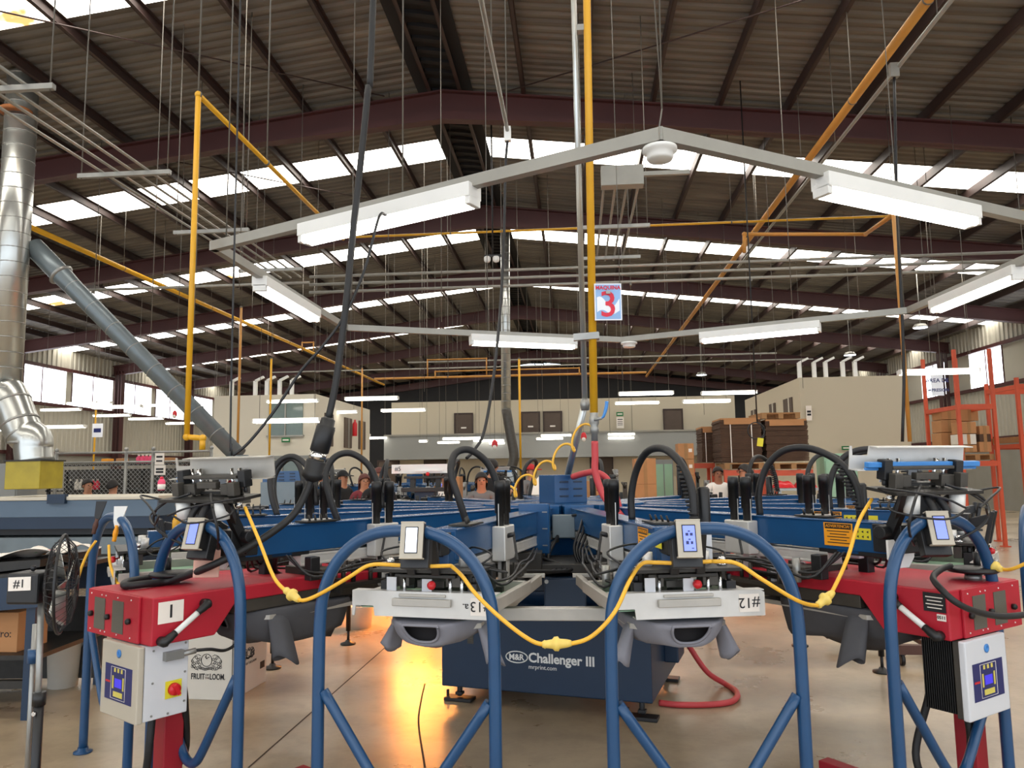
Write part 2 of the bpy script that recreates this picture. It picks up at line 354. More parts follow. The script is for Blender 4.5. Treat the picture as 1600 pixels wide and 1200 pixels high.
# --- side walls
def side_wall(x, name, sgn, wins, yA, yB):
    def cl(z0, z1, mm, nm):
        m = MB(); n = int((yB-yA)/.26); p = (yB-yA)/n; ys = []
        for k in range(n): b = yA+k*p; ys += [(b, 0), (b+p*.5, 0), (b+p*.6, .04), (b+p*.9, .04)]
        ys.append((yB, 0)); vs = []
        for (y, q) in ys: vs += [(x-sgn*q, y, z0), (x-sgn*q, y, z1)]
        m._add(vs, [(2*i, 2*i+1, 2*i+3, 2*i+2) for i in range(len(ys)-1)])
        return struct(m.build(nm, mm), 'ribbed metal cladding of the %s side wall' % name.split('_')[1], 'wall')
    m = MB(); m.box((x+sgn*.1, (yA+yB)/2, 1.2), (.25, yB-yA, 2.4)); struct(m.build(name, 'block_grey'), 'grey block base of the %s side wall' % name.split('_')[1], 'wall')
    cl(2.4, 4.3, 'clad', name+'.001'); cl(5.6, 6.6, 'clad', name+'.002')
    global nw
    ys = yA
    # windows, then cladding where there is none
    cuts = sorted(wins); prev = yA
    for (a, b) in cuts+[(yB, yB)]:
        if a-prev > .05:
            m = MB(); m.box((x+sgn*.02, (a+prev)/2, 4.95), (.04, a-prev, 1.3)); struct(m.build(name+'.003', 'clad'), 'ribbed metal cladding of the %s side wall' % name.split('_')[1], 'wall')
        if b > a:
            nw += 1; m = MB(); m.box((x+sgn*.03, (a+b)/2, 4.95), (.02, b-a, 1.3))
            wo = struct(m.build('window_%d' % nw, 'window_pane'), 'bright window high in the %s wall, pane %d from the front' % (name.split('_')[1], cuts.index((a, b))+1), 'window')
            fr = MB(); fr.bar((x, a+.03, 4.3), (x, a+.03, 5.6), .05, .05).bar((x, (a+b)/2, 4.3), (x, (a+b)/2, 5.6), .03, .03)
            fr.build('window_frame', 'maroon', wo)
        prev = b
    for z in (2.45, 4.25, 5.65):
        m = MB(); m.box((x-sgn*.09, (yA+yB)/2, z), (.1, yB-yA, .12)); trim(m, 'maroon', 'dark red wall rail on the %s wall at height %.1f m' % (name.split('_')[1], z), 'rail')
    for i, y in enumerate(BEAMS):
        if yA < y < yB:
            m = MB(); xx = x-sgn*.3
            m.box((xx, y, 3.0), (.02, .2, 6.0)).box((xx-.14, y, 3.0), (.02, .26, 6.0)).box((xx+.14, y, 3.0), (.02, .26, 6.0))
            trim(m, 'maroon', 'dark red steel column on the %s wall at frame %s' % (name.split('_')[1], 'ABCDEFGHIJKL'[i]), 'column')
side_wall(XL, 'wall_left', -1, [(19.2+3*k, 21.9+3*k) for k in range(7)], 0, Y1)
side_wall(XR, 'wall_right', 1, [(16.5, 18.6), (19.2, 21.7), (22.2, 24.6), (27.2, 29.5), (31.2, 33.5)], 0, Y1)
m = MB(); m.box(((XL+XR)/2, Y1+.1, 4.1), (XR-XL, .2, 8.4)); struct(m.build('wall_far', 'void_dark'), 'dark gable wall at the far end of the hall', 'wall')
# --- far office block with gallery, and two office boxes
m = MB(); m.box((-.6, 33.0, 2.25), (14.2, 2.4, 4.5)); struct(m.build('wall_office', 'wall_beige'), 'beige two storey office wall across the far end', 'wall')
m = MB(); m.box((-.6, 30.6, 2.55), (14.2, .12, .95)); m.box((-.6, 31.2, 2.12), (14.2, 1.2, .1)); struct(m.build('wall_gallery', 'wall_grey'), 'grey parapet of the first floor gallery', 'wall')
m = MB(); m.box((-.6, 30.52, 3.05), (14.2, .05, .06)); trim(m, 'block_grey', 'top rail of the grey gallery parapet', 'rail')
nd = [0]
def door(c, s, label, mm='door_brown', plate=True, axis=1):
    nd[0] += 1; m = MB(); m.box(c, s); d = struct(m.build('door_%d' % nd[0], mm), label, 'door')
    if plate:
        q = MB(); q.box((c[0], c[1]-s[1]/2-.01, c[2]+s[2]*.12), (.22, .02, .06)); q.build('name_plate', 'paper', d)
    fr = MB(); t = .05
    if axis == 1:
        y = c[1]-s[1]/2
        fr.box((c[0]-s[0]/2-t/2, y, c[2]), (t, .06, s[2]+.02)).box((c[0]+s[0]/2+t/2, y, c[2]), (t, .06, s[2]+.02)).box((c[0], y, c[2]+s[2]/2+t/2), (s[0]+2*t, .06, t))
    else:
        x = c[0]-s[0]/2
        fr.box((x, c[1]-s[1]/2-t/2, c[2]), (.06, t, s[2])).box((x, c[1]+s[1]/2+t/2, c[2]), (.06, t, s[2]))
    fr.build('door_frame', 'purlin_brown', d); return d
for px, lb in ((724.5, 'brown upper floor door left of the hanging central duct'), (829, 'brown upper floor door, the left one of the pair'), (863.5, 'brown upper floor door, the right one of the pair'), (1052, 'brown upper floor door on the right end of the gallery')):
    a = P(px, 662, 31.75); door((a.x, 31.77, 3.2), (.7, .06, 1.5), lb, plate=px < 1000)
for px, lb in ((680, 'low brown door under the gallery by the white number board'), (940, 'brown door under the gallery behind the red hose'), (607, 'brown door under the gallery near the left office box')):
    a = P(px, 730, 31.75); door((a.x, 31.77, 1.02), (.85, .06, 2.04), lb, plate=False)
# left office box
m = MB(); m.box((-9.15, 25.0, 1.95), (3.1, 6.0, 3.9)); struct(m.build('wall_office_left', 'wall_white'), 'white two storey office box on the left', 'wall')
for (px0, px1, py0, py1, lb) in ((421, 473, 630, 681, 'wide dark office window above the green exit sign'), (417, 467, 720, 742, 'ground floor window of the left office box')):
    a, b = P(px0, py0, 22), P(px1, py1, 22); nw += 1
    m = MB(); m.box(((a.x+b.x)/2, 21.98, (a.z+b.z)/2), (b.x-a.x, .04, a.z-b.z)); wo = struct(m.build('window_%d' % nw, 'glass_dark'), lb, 'window')
    q = MB(); q.box(((a.x+b.x)/2, 21.95, (a.z+b.z)/2), (.04, .05, a.z-b.z)); q.box(((a.x+b.x)/2, 21.95, b.z), (b.x-a.x+.1, .06, .05)); q.build('window_frame', 'conduit', wo)
m = MB(); m.box((-9.15, 21.96, 2.05), (3.14, .06, .09)); trim(m, 'wall_grey', 'grey ledge band on the left office box', 'ledge')
for y, z, lb in ((23.2, 2.9, 'nearer dark window in the side of the left office box'), (25.2, 2.9, 'middle dark window in the side of the left office box'), (26.9, 2.9, 'farther dark window in the side of the left office box')):
    nw += 1; m = MB(); m.box((-7.58, y, z), (.04, .8, 1.0)); wo = struct(m.build('window_%d' % nw, 'door_brown'), lb, 'window')
    q = MB(); q.box((-7.55, y, z), (.03, .04, 1.0)); q.build('window_frame', 'conduit', wo)
# right office box
m = MB(); m.box((7.75, 25.5, 2.0), (2.9, 7.0, 4.1)); struct(m.build('wall_office_right', 'wall_beige'), 'beige office box on the right with a blank front', 'wall')
for y, wd, lb in ((23.2, .9, 'near window pair in the side of the right office box'), (25.0, .7, 'brown upper door in the side of the right office box'), (27.6, .7, 'far brown door in the side of the right office box')):
    nw += 1; m = MB(); m.box((6.28, y, 2.95), (.04, wd, 1.25)); wo = struct(m.build('window_%d' % nw, 'door_brown'), lb, 'window')
    q = MB(); q.box((6.25, y-wd*.2, 2.95), (.03, .05, 1.25)); q.build('window_frame', 'wall_white', wo)
for i, (px, y) in enumerate(((1250, 22.2), (1273, 22.2), (1291, 22.2), (1318, 22.2), (1337, 22.2))):
    a = P(px, 597, y); m = MB(); m.bar((a.x, y, 4.0), (a.x, y, 4.5), .1, .1); m.bar((a.x, y, 4.5), (a.x+.25, y, 4.62), .1, .06)
    trim(m, 'white_enamel', 'white stud standing on top of the right office box, %s from its left end' % ('first', 'second', 'third', 'fourth', 'fifth')[i], 'post')
for i, px in enumerate((362, 399, 417, 437, 456)):
    a = P(px, 612, 22.2); m = MB(); m.bar((a.x, 22.2, 3.85), (a.x, 22.2, 4.35), .1, .1); m.bar((a.x, 22.2, 4.35), (a.x+.25, 22.2, 4.47), .1, .06)
    trim(m, 'white_enamel', 'white stud standing on top of the left office box, %s from its left end' % ('first', 'second', 'third', 'fourth', 'fifth')[i], 'post')
# ================================================================== the carousel printing press
PC = Vector((-.1, 5.75, 0))
def front_assembly(arm, raised, num, tail, with_squeegee, dR=0., yaw=0.):
    "screen holder, clamp plate and fittings at the outer end of one print arm; sub-parts of that arm"
    if raised: M = Matrix.Translation((2.86, 0, 1.44)) @ Matrix.Rotation(yaw, 4, 'Z') @ Matrix.Rotation(math.radians(188), 4, 'Y')
    else: M = Matrix.Translation((2.54+dR, 0, 1.152)) @ Matrix.Rotation(yaw, 4, 'Z')
    def b(mb, name, m, bevel=0.):
        mb.xf(M); return mb.build(name, m, arm, bevel=bevel)
    # channel-shaped front bar with a notch
    q = MB(); F, zt, zb, L = .15, -.078, -.178, .31
    q.prism([(-L, zt), (L-.02, zt), (L, zt-.01), (L, zb), (-L+.1, zb), (-L+.095, zb+.04), (-L+.015, zb+.04), (-L+.01, zb), (-L, zb)], 0, F-.005, F)
    q.box((F-.028, 0, zt-.002), (.05, 2*L, .004)); q.box((F-.028, .05, zb+.002), (.05, 2*L-.1, .004))
    b(q, 'screen_holder_bar', 'alu_bright' if not raised or with_squeegee else 'aluminium')
    q = MB(); q.box((F+.011, 0, -.118), (.02, .25, .03)); q.box((F+.004, 0, -.092), (.012, .2, .012)); b(q, 'clamp_strip', 'aluminium', .003)
    # squeegee/screen frame behind the bar
    if not raised:
        q = MB()
        for v in (-.295, .295): q.box((-.13, v, -.125), (.52, .028, .05))
        q.box((-.38, 0, -.125), (.028, .6, .05)); b(q, 'screen_frame', 'aluminium', .003)
        q = MB(); q.box((-.12, 0, -.148), (.49, .56, .003)); b(q, 'screen_mesh', 'green_panel')
    # plate with blocks, shafts and knobs
    q = MB(); q.box((.05, 0, 0), (.17, .46, .014)); q.box((.1, .01, -.02), (.05, .24, .014)); b(q, 'clamp_plate', 'dark_metal', .002)
    q = MB()
    for v in (-.115, .115):
        q.box((.07, v, -.04), (.06, .07, .05)); q.box((.03, v*1.5, -.045), (.04, .04, .06))
    q.box((.09, 0, -.094), (.07, .33, .014)); q.box((.05, 0, -.06), (.03, .12, .03)); b(q, 'clamp_block', 'iron', .003)
    for v in (-.15, -.1, .1, .15):
        q = MB(); q.cyl((.1, v, -.005), (.1, v, -.13), .008, n=10); b(q, 'guide_shaft', 'chrome')
    for v in (-.13, .13):
        q = MB(); q.cyl((.12, v, -.09), (.12, v, -.125), .013, n=8); b(q, 'clamp_screw', 'chrome')
    for v in (-.115, .125):
        q = MB(); rc, hc2 = (.031, .085) if raised else (.021, .062); q.cyl((.0, v, .007), (0, v, hc2), rc, n=18); b(q, 'air_cylinder', 'white_enamel' if raised else 'alu_bright')
    for v in (-.19, .185):
        q = MB(); q.lathe([(.004, .007), (.02, .008), (.02, .013), (.01, .014), (.016, .022), (.018, .03), (.012, .04), (.001, .043)], (.04, v, 0)); b(q, 'clamp_knob', 'chrome')
    for v, hh in ((-.185, .085), (.195, .075)):
        q = MB(); q.box((.08, v, -.085), (.05, .04, hh)); q.cyl((.08, v, -.085+hh/2), (.08, v, -.06+hh/2), .01, n=8); b(q, 'valve_block', 'black', .004)
    for v, hh in ((-.145, .08), (.01, .07)):
        q = MB(); q.box((.126, v, -.065), (.006, .042, hh)); b(q, 'guard_tab', 'box_white')
    q = MB(); q.lathe([(.004, 0), (.005, .02), (.016, .022), (.018, .035), (.012, .046), (.001, .05)], (.12, .03, -.045), (1, .3, -.2)); b(q, 'red_stop_knob', 'knob_red')
    # thin air lines looping round the plate
    for k, (va, vb, hh) in enumerate(((-.2, -.03, .06), (.17, .05, .05), (-.24, -.05, -.03), (.22, .02, -.02))):
        q = MB(); q.tube([(.0, va, .0), (-.05, va*1.35, hh), (-.16, (va+vb)/2, hh+.02), (-.2, vb, .03)], .0045, 6, 6); b(q, 'air_line', 'black')
    if with_squeegee:
        q = MB(); q.box((F-.06, .03, -.105), (.03, .6, .022)); q.box((F-.05, .03, -.086), (.014, .6, .012)); b(q, 'squeegee_holder', 'blue_tool', .003)
    if num and not raised:
        q = MB(); q.box((F+.0012, .245, -.128), (.0015, .082, .068)); b(q, 'number_paper', 'paper')
        text('number_lettering', num, .056, 'ink', arm, M @ Vector((F+.003, .245, -.126)), (PI/2, PI, PI/2))
        if tail: text('number_lettering', tail, .04, 'ink', arm, M @ Vector((F+.003, .183, -.13)), (PI/2, PI, PI/2))
    return M
def display(arm, x, y, z, tilt, yaw, screen, lines=()):
    R = Matrix.Translation((x, y, z)) @ Matrix.Rotation(yaw, 4, 'Z') @ Matrix.Rotation(-tilt, 4, 'Y')
    q = MB(); q.box((-.03, 0, 0), (.055, .085, .125)); q.box((-.075, .0, -.02), (.05, .11, .16)); q.xf(R); d = q.build('control_pendant', 'black', arm, bevel=.004)
    def c(mb, n, m, bv=0): mb.xf(R); return mb.build(n, m, arm, bevel=bv)
    q = MB(); q.box((0, 0, 0), (.008, .088, .134)); q.box((-.01, 0, .066), (.03, .09, .006)); q.box((-.01, 0, -.066), (.03, .09, .006)); c(q, 'pendant_bezel', 'cream', .002)
    q = MB(); q.box((.0046, 0, 0), (.002, .05, .098)); c(q, 'pendant_rim', 'black')
    q = MB(); q.box((.0056, 0, 0), (.002, .043, .09)); c(q, 'pendant_screen', screen)
    if lines:
        q = MB()
        for (v, h, a, bb) in lines: q.box((.0069, v, h), (.0008, a, bb))
        c(q, 'screen_digits', 'panel_blue')
LCDTXT = ((0, .025, .008, .004), (-.008, .014, .01, .01), (.008, .014, .01, .01), (0, -.004, .008, .004), (-.008, -.016, .01, .012), (.008, -.016, .008, .01), (.01, -.036, .008, .003))
def print_arm(press, deg, raised=False, num=None, tail=None, screen=None, lines=(), hose='in', labels=False, sq=False, near=True, leg=False, dR=0., yaw=0.):
    a = math.radians(deg)
    xe = 2.66 if raised else 2.45
    q = MB(); q.box(((.39+xe)/2, 0, 1.235), (xe-.39, .11, .13)); q.box(((.39+xe)/2, 0, 1.302), (xe-.39, .125, .008)); q.box((.5, 0, 1.22), (.2, .2, .2)); q.box((2.46+dR/2, 0, 1.2), (.12+dR, .1, .09))
    arm = q.build('print_arm', 'blue_paint', press, (0, 0, 0), (0, 0, a-PI/2), .006)
    q = MB()
    for dz, hh in ((1.15, .012), (1.105, .012)): q.box((1.4, 0, dz), (1.9, .1, hh))
    q.box((1.4, 0, 1.128), (1.9, .096, .05)); q.build('slide_rail', 'alu_bright', arm, bevel=.002)
    s_ = -1 if deg > 0 else 1
    q = MB(); q.box((1.85, s_*.09, 1.195), (.17, .07, .17)); q.box((1.85, s_*.09, 1.05), (.05, .05, .2)); q.build('carriage_bracket', 'alu_bright', arm, bevel=.006)
    q = MB(); q.box((1.86, -s_*.085, 1.2), (.09, .05, .15)); q.build('carriage_cover', 'black', arm, bevel=.004)
    q = MB(); q.cyl((1.89, s_*.12, 1.23), (1.89, s_*.16, 1.24), .012, n=8); q.bar((1.89, s_*.155, 1.24), (1.95, s_*.19, 1.12), .01, .01); q.build('lock_lever', 'black', arm)
    for x in (1.805, 1.895):
        y = s_*.088
        q = MB(); q.lathe([(.02, 1.2), (.02, 1.34), (.027, 1.345), (.027, 1.45), (.028, 1.45), (.028, 1.5), (.02, 1.505), (.001, 1.505)], (x, y, 0), n=16)
        q.build('stroke_cylinder', 'black', arm)
        q = MB(); q.box((x+.027, y, 1.33), (.003, .004, .12)); q.build('cylinder_rod', 'alu_bright', arm)
    if hose == 'in': pts = [(2.06, -.03, 1.3), (2.09, -.06, 1.42), (2.09, -.1, 1.55), (2.03, -.1, 1.64), (1.96, -.05, 1.66), (1.9, .02, 1.6), (1.87, .06, 1.5), (1.855, .09, 1.36)]
    else: pts = [(1.9, 0, 1.3), (1.9, .0, 1.42), (1.94, .02, 1.55), (2.03, .05, 1.635), (2.16, .09, 1.645), (2.3, .12, 1.58), (2.38, .14, 1.47), (2.4, .14, 1.34)]
    q = MB(); q.tube(pts, .018, 10, 6); q.build('flexible_hose', 'rubber', arm)
    if hose != 'in':
        q = MB(); q.lathe([(.02, 1.2), (.027, 1.3), (.028, 1.46), (.02, 1.47), (.001, 1.47)], (2.36, .2, 0), n=14); q.build('end_cylinder', 'black', arm)
        q = MB(); q.box((2.36, .17, 1.2), (.06, .1, .17)); q.build('end_bracket', 'box_white', arm, bevel=.004)
        q = MB()
        for k in range(14): q.lathe([(.018, -.006), (.024, 0), (.018, .006)], Vector(pts[-1]).lerp(Vector(pts[-3]), k/14), (0, 0, 1), 10)
        q.build('hose_bellows', 'rubber', arm)
    # tool plate with a row of valves on top of the beam, cables along it
    q = MB(); q.box((2.24, .03, 1.313), (.2, .1, .008))
    for k in range(4): q.cyl((2.17+.045*k, .02+.012*k, 1.315), (2.17+.045*k, .01+.012*k, 1.345), .006, .004, 8)
    q.build('valve_plate', 'dark_metal', arm)
    for k in range(3 if near else 1):
        q = MB(); y0 = -.09-.012*k
        q.tube([(2.42, y0*.6, 1.16), (2.34, y0-.05, 1.05), (2.1, y0-.06, 1.02+.01*k), (1.8, y0-.05, 1.06), (1.6, y0, 1.1)], .007, 6, 6); q.build('air_line', 'black', arm)
    # lower print carriage under the beam
    q = MB(); q.box((1.95, 0, 1.04), (.7, .08, .05)); q.box((2.25, 0, 1.06), (.1, .3, .05)); q.box((1.75, 0, 1.05), (.1, .34, .06)); q.build('print_carriage', 'iron', arm, bevel=.004)
    for x in (1.8, 2.1):
        for y in (.07, -.14):
            q = MB(); q.box((x, y, 1.03), (.027, .018, .095)); q.build('squeegee_clamp', 'box_white', arm)
    q = MB(); q.box((2.2, 0, .985), (.02, .36, .05)); q.box((2.2, 0, 1.015), (.03, .38, .03)); q.build('squeegee', 'dark_metal', arm)
    if near:
        q = MB()
        for k in range(6): q.cyl((1.7+.09*k, .1+.03*(k % 2), .98), (1.7+.09*k, .1+.03*(k % 2), 1.07+.02*(k % 3)), .012, n=8)
        q.box((1.95, .1, .985), (.56, .09, .02)); q.build('ink_flow_unit', 'dark_metal', arm)
        q = MB()
        for k in range(6): q.cyl((1.72+.09*k, -.15-.03*(k % 2), .99), (1.72+.09*k, -.15-.03*(k % 2), 1.08), .01, n=8)
        q.box((1.95, -.16, .99), (.56, .08, .02)); q.build('ink_flow_unit', 'iron', arm)
        for k in range(5):
            y0 = (.12+.015*k)*(1 if k % 2 else -1)
            q = MB(); q.tube([(2.5, y0, 1.17), (2.42, y0*1.5, 1.1-.01*k), (2.2, y0*1.7, 1.06+.015*k), (1.9, y0*1.4, 1.1), (1.55, y0, 1.08), (1.2, y0*.6, 1.1)], .0065, 6, 5); q.build('air_line', 'black', arm)
        for x, y in ((2.4, -.17), (2.38, .18)): q = MB(); q.box((x, y, 1.1), (.055, .05, .11)); q.build('solenoid', 'black', arm, bevel=.004)
        q = MB(); q.cyl((2.33, -.24, 1.03), (2.33, -.24, 1.14), .018, n=12); q.build('regulator', 'zinc', arm)
    front_assembly(arm, raised, num, tail, sq, dR, yaw)
    if raised:
        q = MB(); q.box((2.5, 0, 1.2), (.4, .1, .1)); q.box((2.68, 0, 1.24), (.14, .15, .12)); q.cyl((2.69, -.14, 1.27), (2.69, .14, 1.27), .03); q.build('lift_head', 'black', arm, bevel=.004)
        for y in (-.09, .09):
            q = MB(); q.bar((2.66, y*.8, 1.2), (2.8, y, 1.44), .03, .045); q.build('lift_strut', 'black', arm)
            q = MB(); q.bar((2.7, y*.5, 1.3), (2.85, y*2.1, 1.44), .02, .03); q.build('lift_strut', 'dark_metal', arm)
            q = MB(); q.tube([(2.84, y*.4, 1.43), (2.88, y*.5, 1.34), (2.76, y*.5, 1.25)], .016, 8, 4); q.build('air_line', 'rubber', arm)
        for k, y in enumerate((-.22, .2)):
            q = MB(); q.tube([(2.86, y*.4, 1.47), (2.93, y*1.1, 1.41), (2.92, y*1.25, 1.31), (2.84, y*.6, 1.23), (2.76, 0, 1.23)], .006, 6, 6); q.build('air_line', 'black', arm)
        q = MB(); q.prism([(-.14, 1.24), (-.1, 1.24), (-.07, 1.2), (-.02, 1.2), (.0, 1.24), (.03, 1.24), (.03, 1.16), (-.01, 1.12), (-.09, 1.12), (-.14, 1.16)], 0, 2.72, 2.73); q.build('white_bracket', 'white_enamel', arm)
        display(arm, 2.93, .07 if deg < 0 else -.09, 1.3, .28, (-.55 if deg > 0 else .35), screen or 'lcd_blue')
    else:
        q = MB()
        for y in (-.05, .055): q.bar((2.68, y, 1.14), (2.72, y, 1.31), .02, .035)
        q.box((2.55, 0, 1.25), (.12, .1, .09)); q.bar((2.45, 0, 1.2), (2.7, 0, 1.27), .05, .05); q.build('pendant_bracket', 'black', arm, bevel=.004)
        if screen: display(arm, 2.925, (.055 if deg < 0 else -.07), 1.3, .2, (-.12 if deg > 0 else .12), screen, lines)
    if labels:
        s = -1
        q = MB(); q.box((labels, s*.0566, 1.24), (.155, .002, .105)); q.build('warning_label', 'warn_orange', arm)
        q = MB(); q.box((labels, s*.0572, 1.277), (.14, .002, .024)); q.build('label_banner', 'black', arm)
        R = (PI/2, 0, 0)
        text('label_lettering', 'ADVERTENCIA!', .019, 'warn_orange', arm, (labels, -.0588, 1.277), R)
        q = MB()
        for k in range(5): q.box((labels, -.0576, 1.254-.013*k), (.12-.03*(k % 2), .0012, .004))
        q.build('label_small_print', 'ink', arm)
        q = MB(); q.box((labels+.13, s*.0566, 1.25), (.08, .002, .05)); q.box((labels+.225, s*.0566, 1.25), (.09, .002, .05)); q.build('caution_label', 'warn_yellow', arm)
        q = MB()
        for k in range(3): q.cyl((labels+.105+.025*k, s*.0574, 1.26), (labels+.105+.025*k, s*.0582, 1.26), .007, n=3); q.cyl((labels+.105+.025*k, s*.0574, 1.238), (labels+.105+.025*k, s*.0582, 1.238), .007, n=3)
        q.build('caution_symbol', 'ink', arm)
    if leg:
        q = MB(); q.cyl((2.42, 0, .12), (2.42, 0, 1.17), .022, n=10); q.cyl((2.42, 0, .02), (2.42, 0, .14), .012, n=8); q.build('support_leg', 'black', arm)
        q = MB(); q.lathe([(.07, 0), (.07, .012), (.03, .022), (.02, .04)], (2.42, 0, 0)); q.build('leg_foot', 'black', arm)
    return arm
press = thing('screen_printing_press', 'blue carousel screen printing press with lettered base cabinet in front', 'printing press', PC)
BA = math.radians(-15)
q = MB(); q.box((0, 0, .375), (1.43, 1.1, .53))
base = q.build('base_cabinet', 'dark_blue', press, (-.01, -.05, 0), (0, 0, BA), .008)
q = MB(); q.box((.76, .12, .33), (.1, .3, .18)); q.build('motor_box', 'dark_blue', base, bevel=.01)
for x, y in ((-.62, -.46), (.64, -.5), (.64, .45), (-.62, .45)):
    q = MB(); q.cyl((x, y, .03), (x, y, .12), .018, n=10); q.box((x, y, .05), (.05, .05, .02)); q.box((x, y, .012), (.2, .1, .022)); q.box((x-.09, y, .04), (.015, .02, .05)); q.build('leveling_foot', 'black', base, bevel=.004)
for x in (-.5, .55):
    q = MB()
    for k in range(7): q.box((x, -.552, .50-.014*k), (.035, .004, .009))
    q.box((x, -.551, .455), (.044, .002, .11)); q.build('vent_slot', 'iron', base)
for y in (-.3, .1):
    q = MB(); q.bar((.722, y, .42), (.722, y, .56), .008, .01); q.build('door_handle', 'zinc', base)
def on_front(t, size, x, z, sx=1., ext=.001, off=0): return text('brand_lettering', t, size, 'white_enamel', base, (x, -.552, z), (PI/2, 0, 0), 'LEFT', ext, sx, off)
on_front('Challenger III', .083, -.09, .335, 1.0, off=.0022); on_front('mrprint.com', .038, -.09, .278)
q = MB(); q.tube([(-.17+.075*math.cos(t*PI/12), -.553, .335+.036*math.sin(t*PI/12)) for t in range(25)], .004, 6, cap=False); q.build('brand_oval', 'white_enamel', base)
on_front('M&R', .052, -.225, .333, 1.0, off=.0015)
q = MB(); q.lathe([(.42, .64), (.42, .8), (.34, .82), (.34, .98), (.3, 1.0)], n=28); q.build('carousel_drum', 'dark_blue', press)
q = MB(); q.lathe([(.5, .985), (.5, 1.3), (.3, 1.32), (.001, 1.32)], n=16); hub = q.build('hub', 'blue_paint', press)
for k, dg in enumerate((-12, 3)):
    pass
q = MB(); q.box((.98, 0, 1.2), (.05, .19, .3)); hc_ = q.build('hub_cover', 'blue_paint', press, (0, 0, 0), (0, 0, math.radians(-9.5)-PI/2), .006)
for z in (1.1, 1.2, 1.3): q = MB(); q.box((1.008, .07, z), (.006, .03, .006)); q.build('cover_clip', 'zinc', hc_)
q = MB(); q.box((.66, 0, 1.19), (.06, .15, .15)); jb = q.build('junction_box', 'duct_grey', press, (0, 0, 0), (0, 0, math.radians(1)-PI/2), .006)
for k in range(5):
    q = MB(); q.tube([(.7, .06+.02*k, 1.26-.01*k), (.85, .12+.012*k, 1.27), (1.0, .1+.02*k, 1.2-.012*k), (1.05+.03*k, .06+.015*k, 1.08-.01*k), (1.12, .12+.02*k, .97), (1.25, .3, .95+.012*k)], .009, 8, 6); q.build('cable_loop', 'black', jb)
for k in range(4):
    q = MB(); q.tube([(.7, -.04, 1.13-.01*k), (.95, -.1-.03*k, 1.02+.01*k), (1.2, -.05+.03*k, .98), (1.5, -.25, .98+.01*k)], .01, 8, 6); q.build('cable_loop', 'rubber', jb)
q = MB(); q.box((.95, 0, .985), (.5, .7, .05)); q.box((1.15, -.2, 1.03), (.16, .14, .1)); q.box((1.1, .25, 1.03), (.14, .12, .12)); q.build('valve_manifold', 'dark_metal', jb, bevel=.004)
q = MB(); q.box((1.0, 0, .83), (.5, .24, .22)); q.box((.72, 0, .87), (.4, .5, .12)); ib = q.build('index_housing', 'dark_blue', press, (0, 0, 0), (0, 0, math.radians(1)-PI/2), .01)
for y in (-.14, .14):
    for z in (.76, .92):
        q = MB(); q.cyl((1.23, y*.75, z), (1.258, y*.75, z), .012, n=10); q.build('housing_bolt', 'zinc', ib)
q = MB(); q.box((0, 0, 1.42), (.26, .26, .2)); cb = q.build('control_box', 'blue_paint', press, (0, -.1, 0), (0, 0, math.radians(28)), .004)
for fx in (-1, 1):
    for i in range(2):
        for k in range(3):
            q = MB()
            if fx < 0: q.box((-.055+.11*i, -.131, 1.37+.05*k), (.07, .008, .012))
            else: q.box((.131, -.055+.11*i, 1.37+.05*k), (.008, .07, .012))
            q.build('louver', 'dark_blue', cb, bevel=.002)
spec = {-11.25: dict(num='#13', tail='a.', screen='lcd_white', hose='in'), 11.25: dict(num='#12', tail='', screen='lcd_blue', lines=LCDTXT, hose='out', labels=2.28),
        -33.75: dict(raised=True, hose='in', screen='lcd_blue', yaw=.22), 33.75: dict(raised=True, hose='out', sq=True, labels=2.42, yaw=-.2),
        -56.25: dict(hose='in', dR=.26), 56.25: dict(hose='out', labels=1.9), 78.75: dict(hose='out', labels=2.0, near=False), -78.75: dict(hose='in', near=False)}
for k in range(16):
    dg = -168.75+22.5*k
    s = spec.get(dg, dict(hose='in' if dg < 0 else 'out', near=False))
    print_arm(press, dg, leg=abs(dg) > 95, **s)
# carousel: pallets on arms, one under every head
for k in range(16):
    dg = -168.75+22.5*k; dz = 0
    if abs(abs(dg)-33.75) < 1: dg = -36. if dg < 0 else 36.5; dz = -.035
    a = math.radians(dg)
    q = MB(); q.box((1.35, 0, .885), (1.9, .07, .045)); q.box((2.2, 0, .9), (.3, .12, .03)); pa = q.build('pallet_arm', 'aluminium', press, (0, 0, 0), (0, 0, a-PI/2), .003)
    q = MB(); q.prism([(-.19, 1.95), (.19, 1.95), (.2, 1.99), (.2, 2.55), (.13, 2.62), (-.13, 2.62), (-.2, 2.55), (-.2, 1.99)], 2, .915+dz, .935+dz)
    q.v = [Vector((p.y, p.x, p.z)) for p in q.v]; q.build('pallet', 'aluminium', pa)
q = MB(); q.box((2.3, 0, .93), (.05, .56, .055)); q.build('tie_bar', 'aluminium', press, (0, 0, 0), (0, 0, -PI/2), .004)
for s in (-1, 1):
    q = MB(); q.bar((2.3, s*.24, .95), (1.75, s*.1, 1.0), .03, .05); q.box((1.75, s*.19, 1.02), (.02, .24, .02)); q.build('tie_bracket', 'aluminium', press, (0, 0, 0), (0, 0, -PI/2), .003)
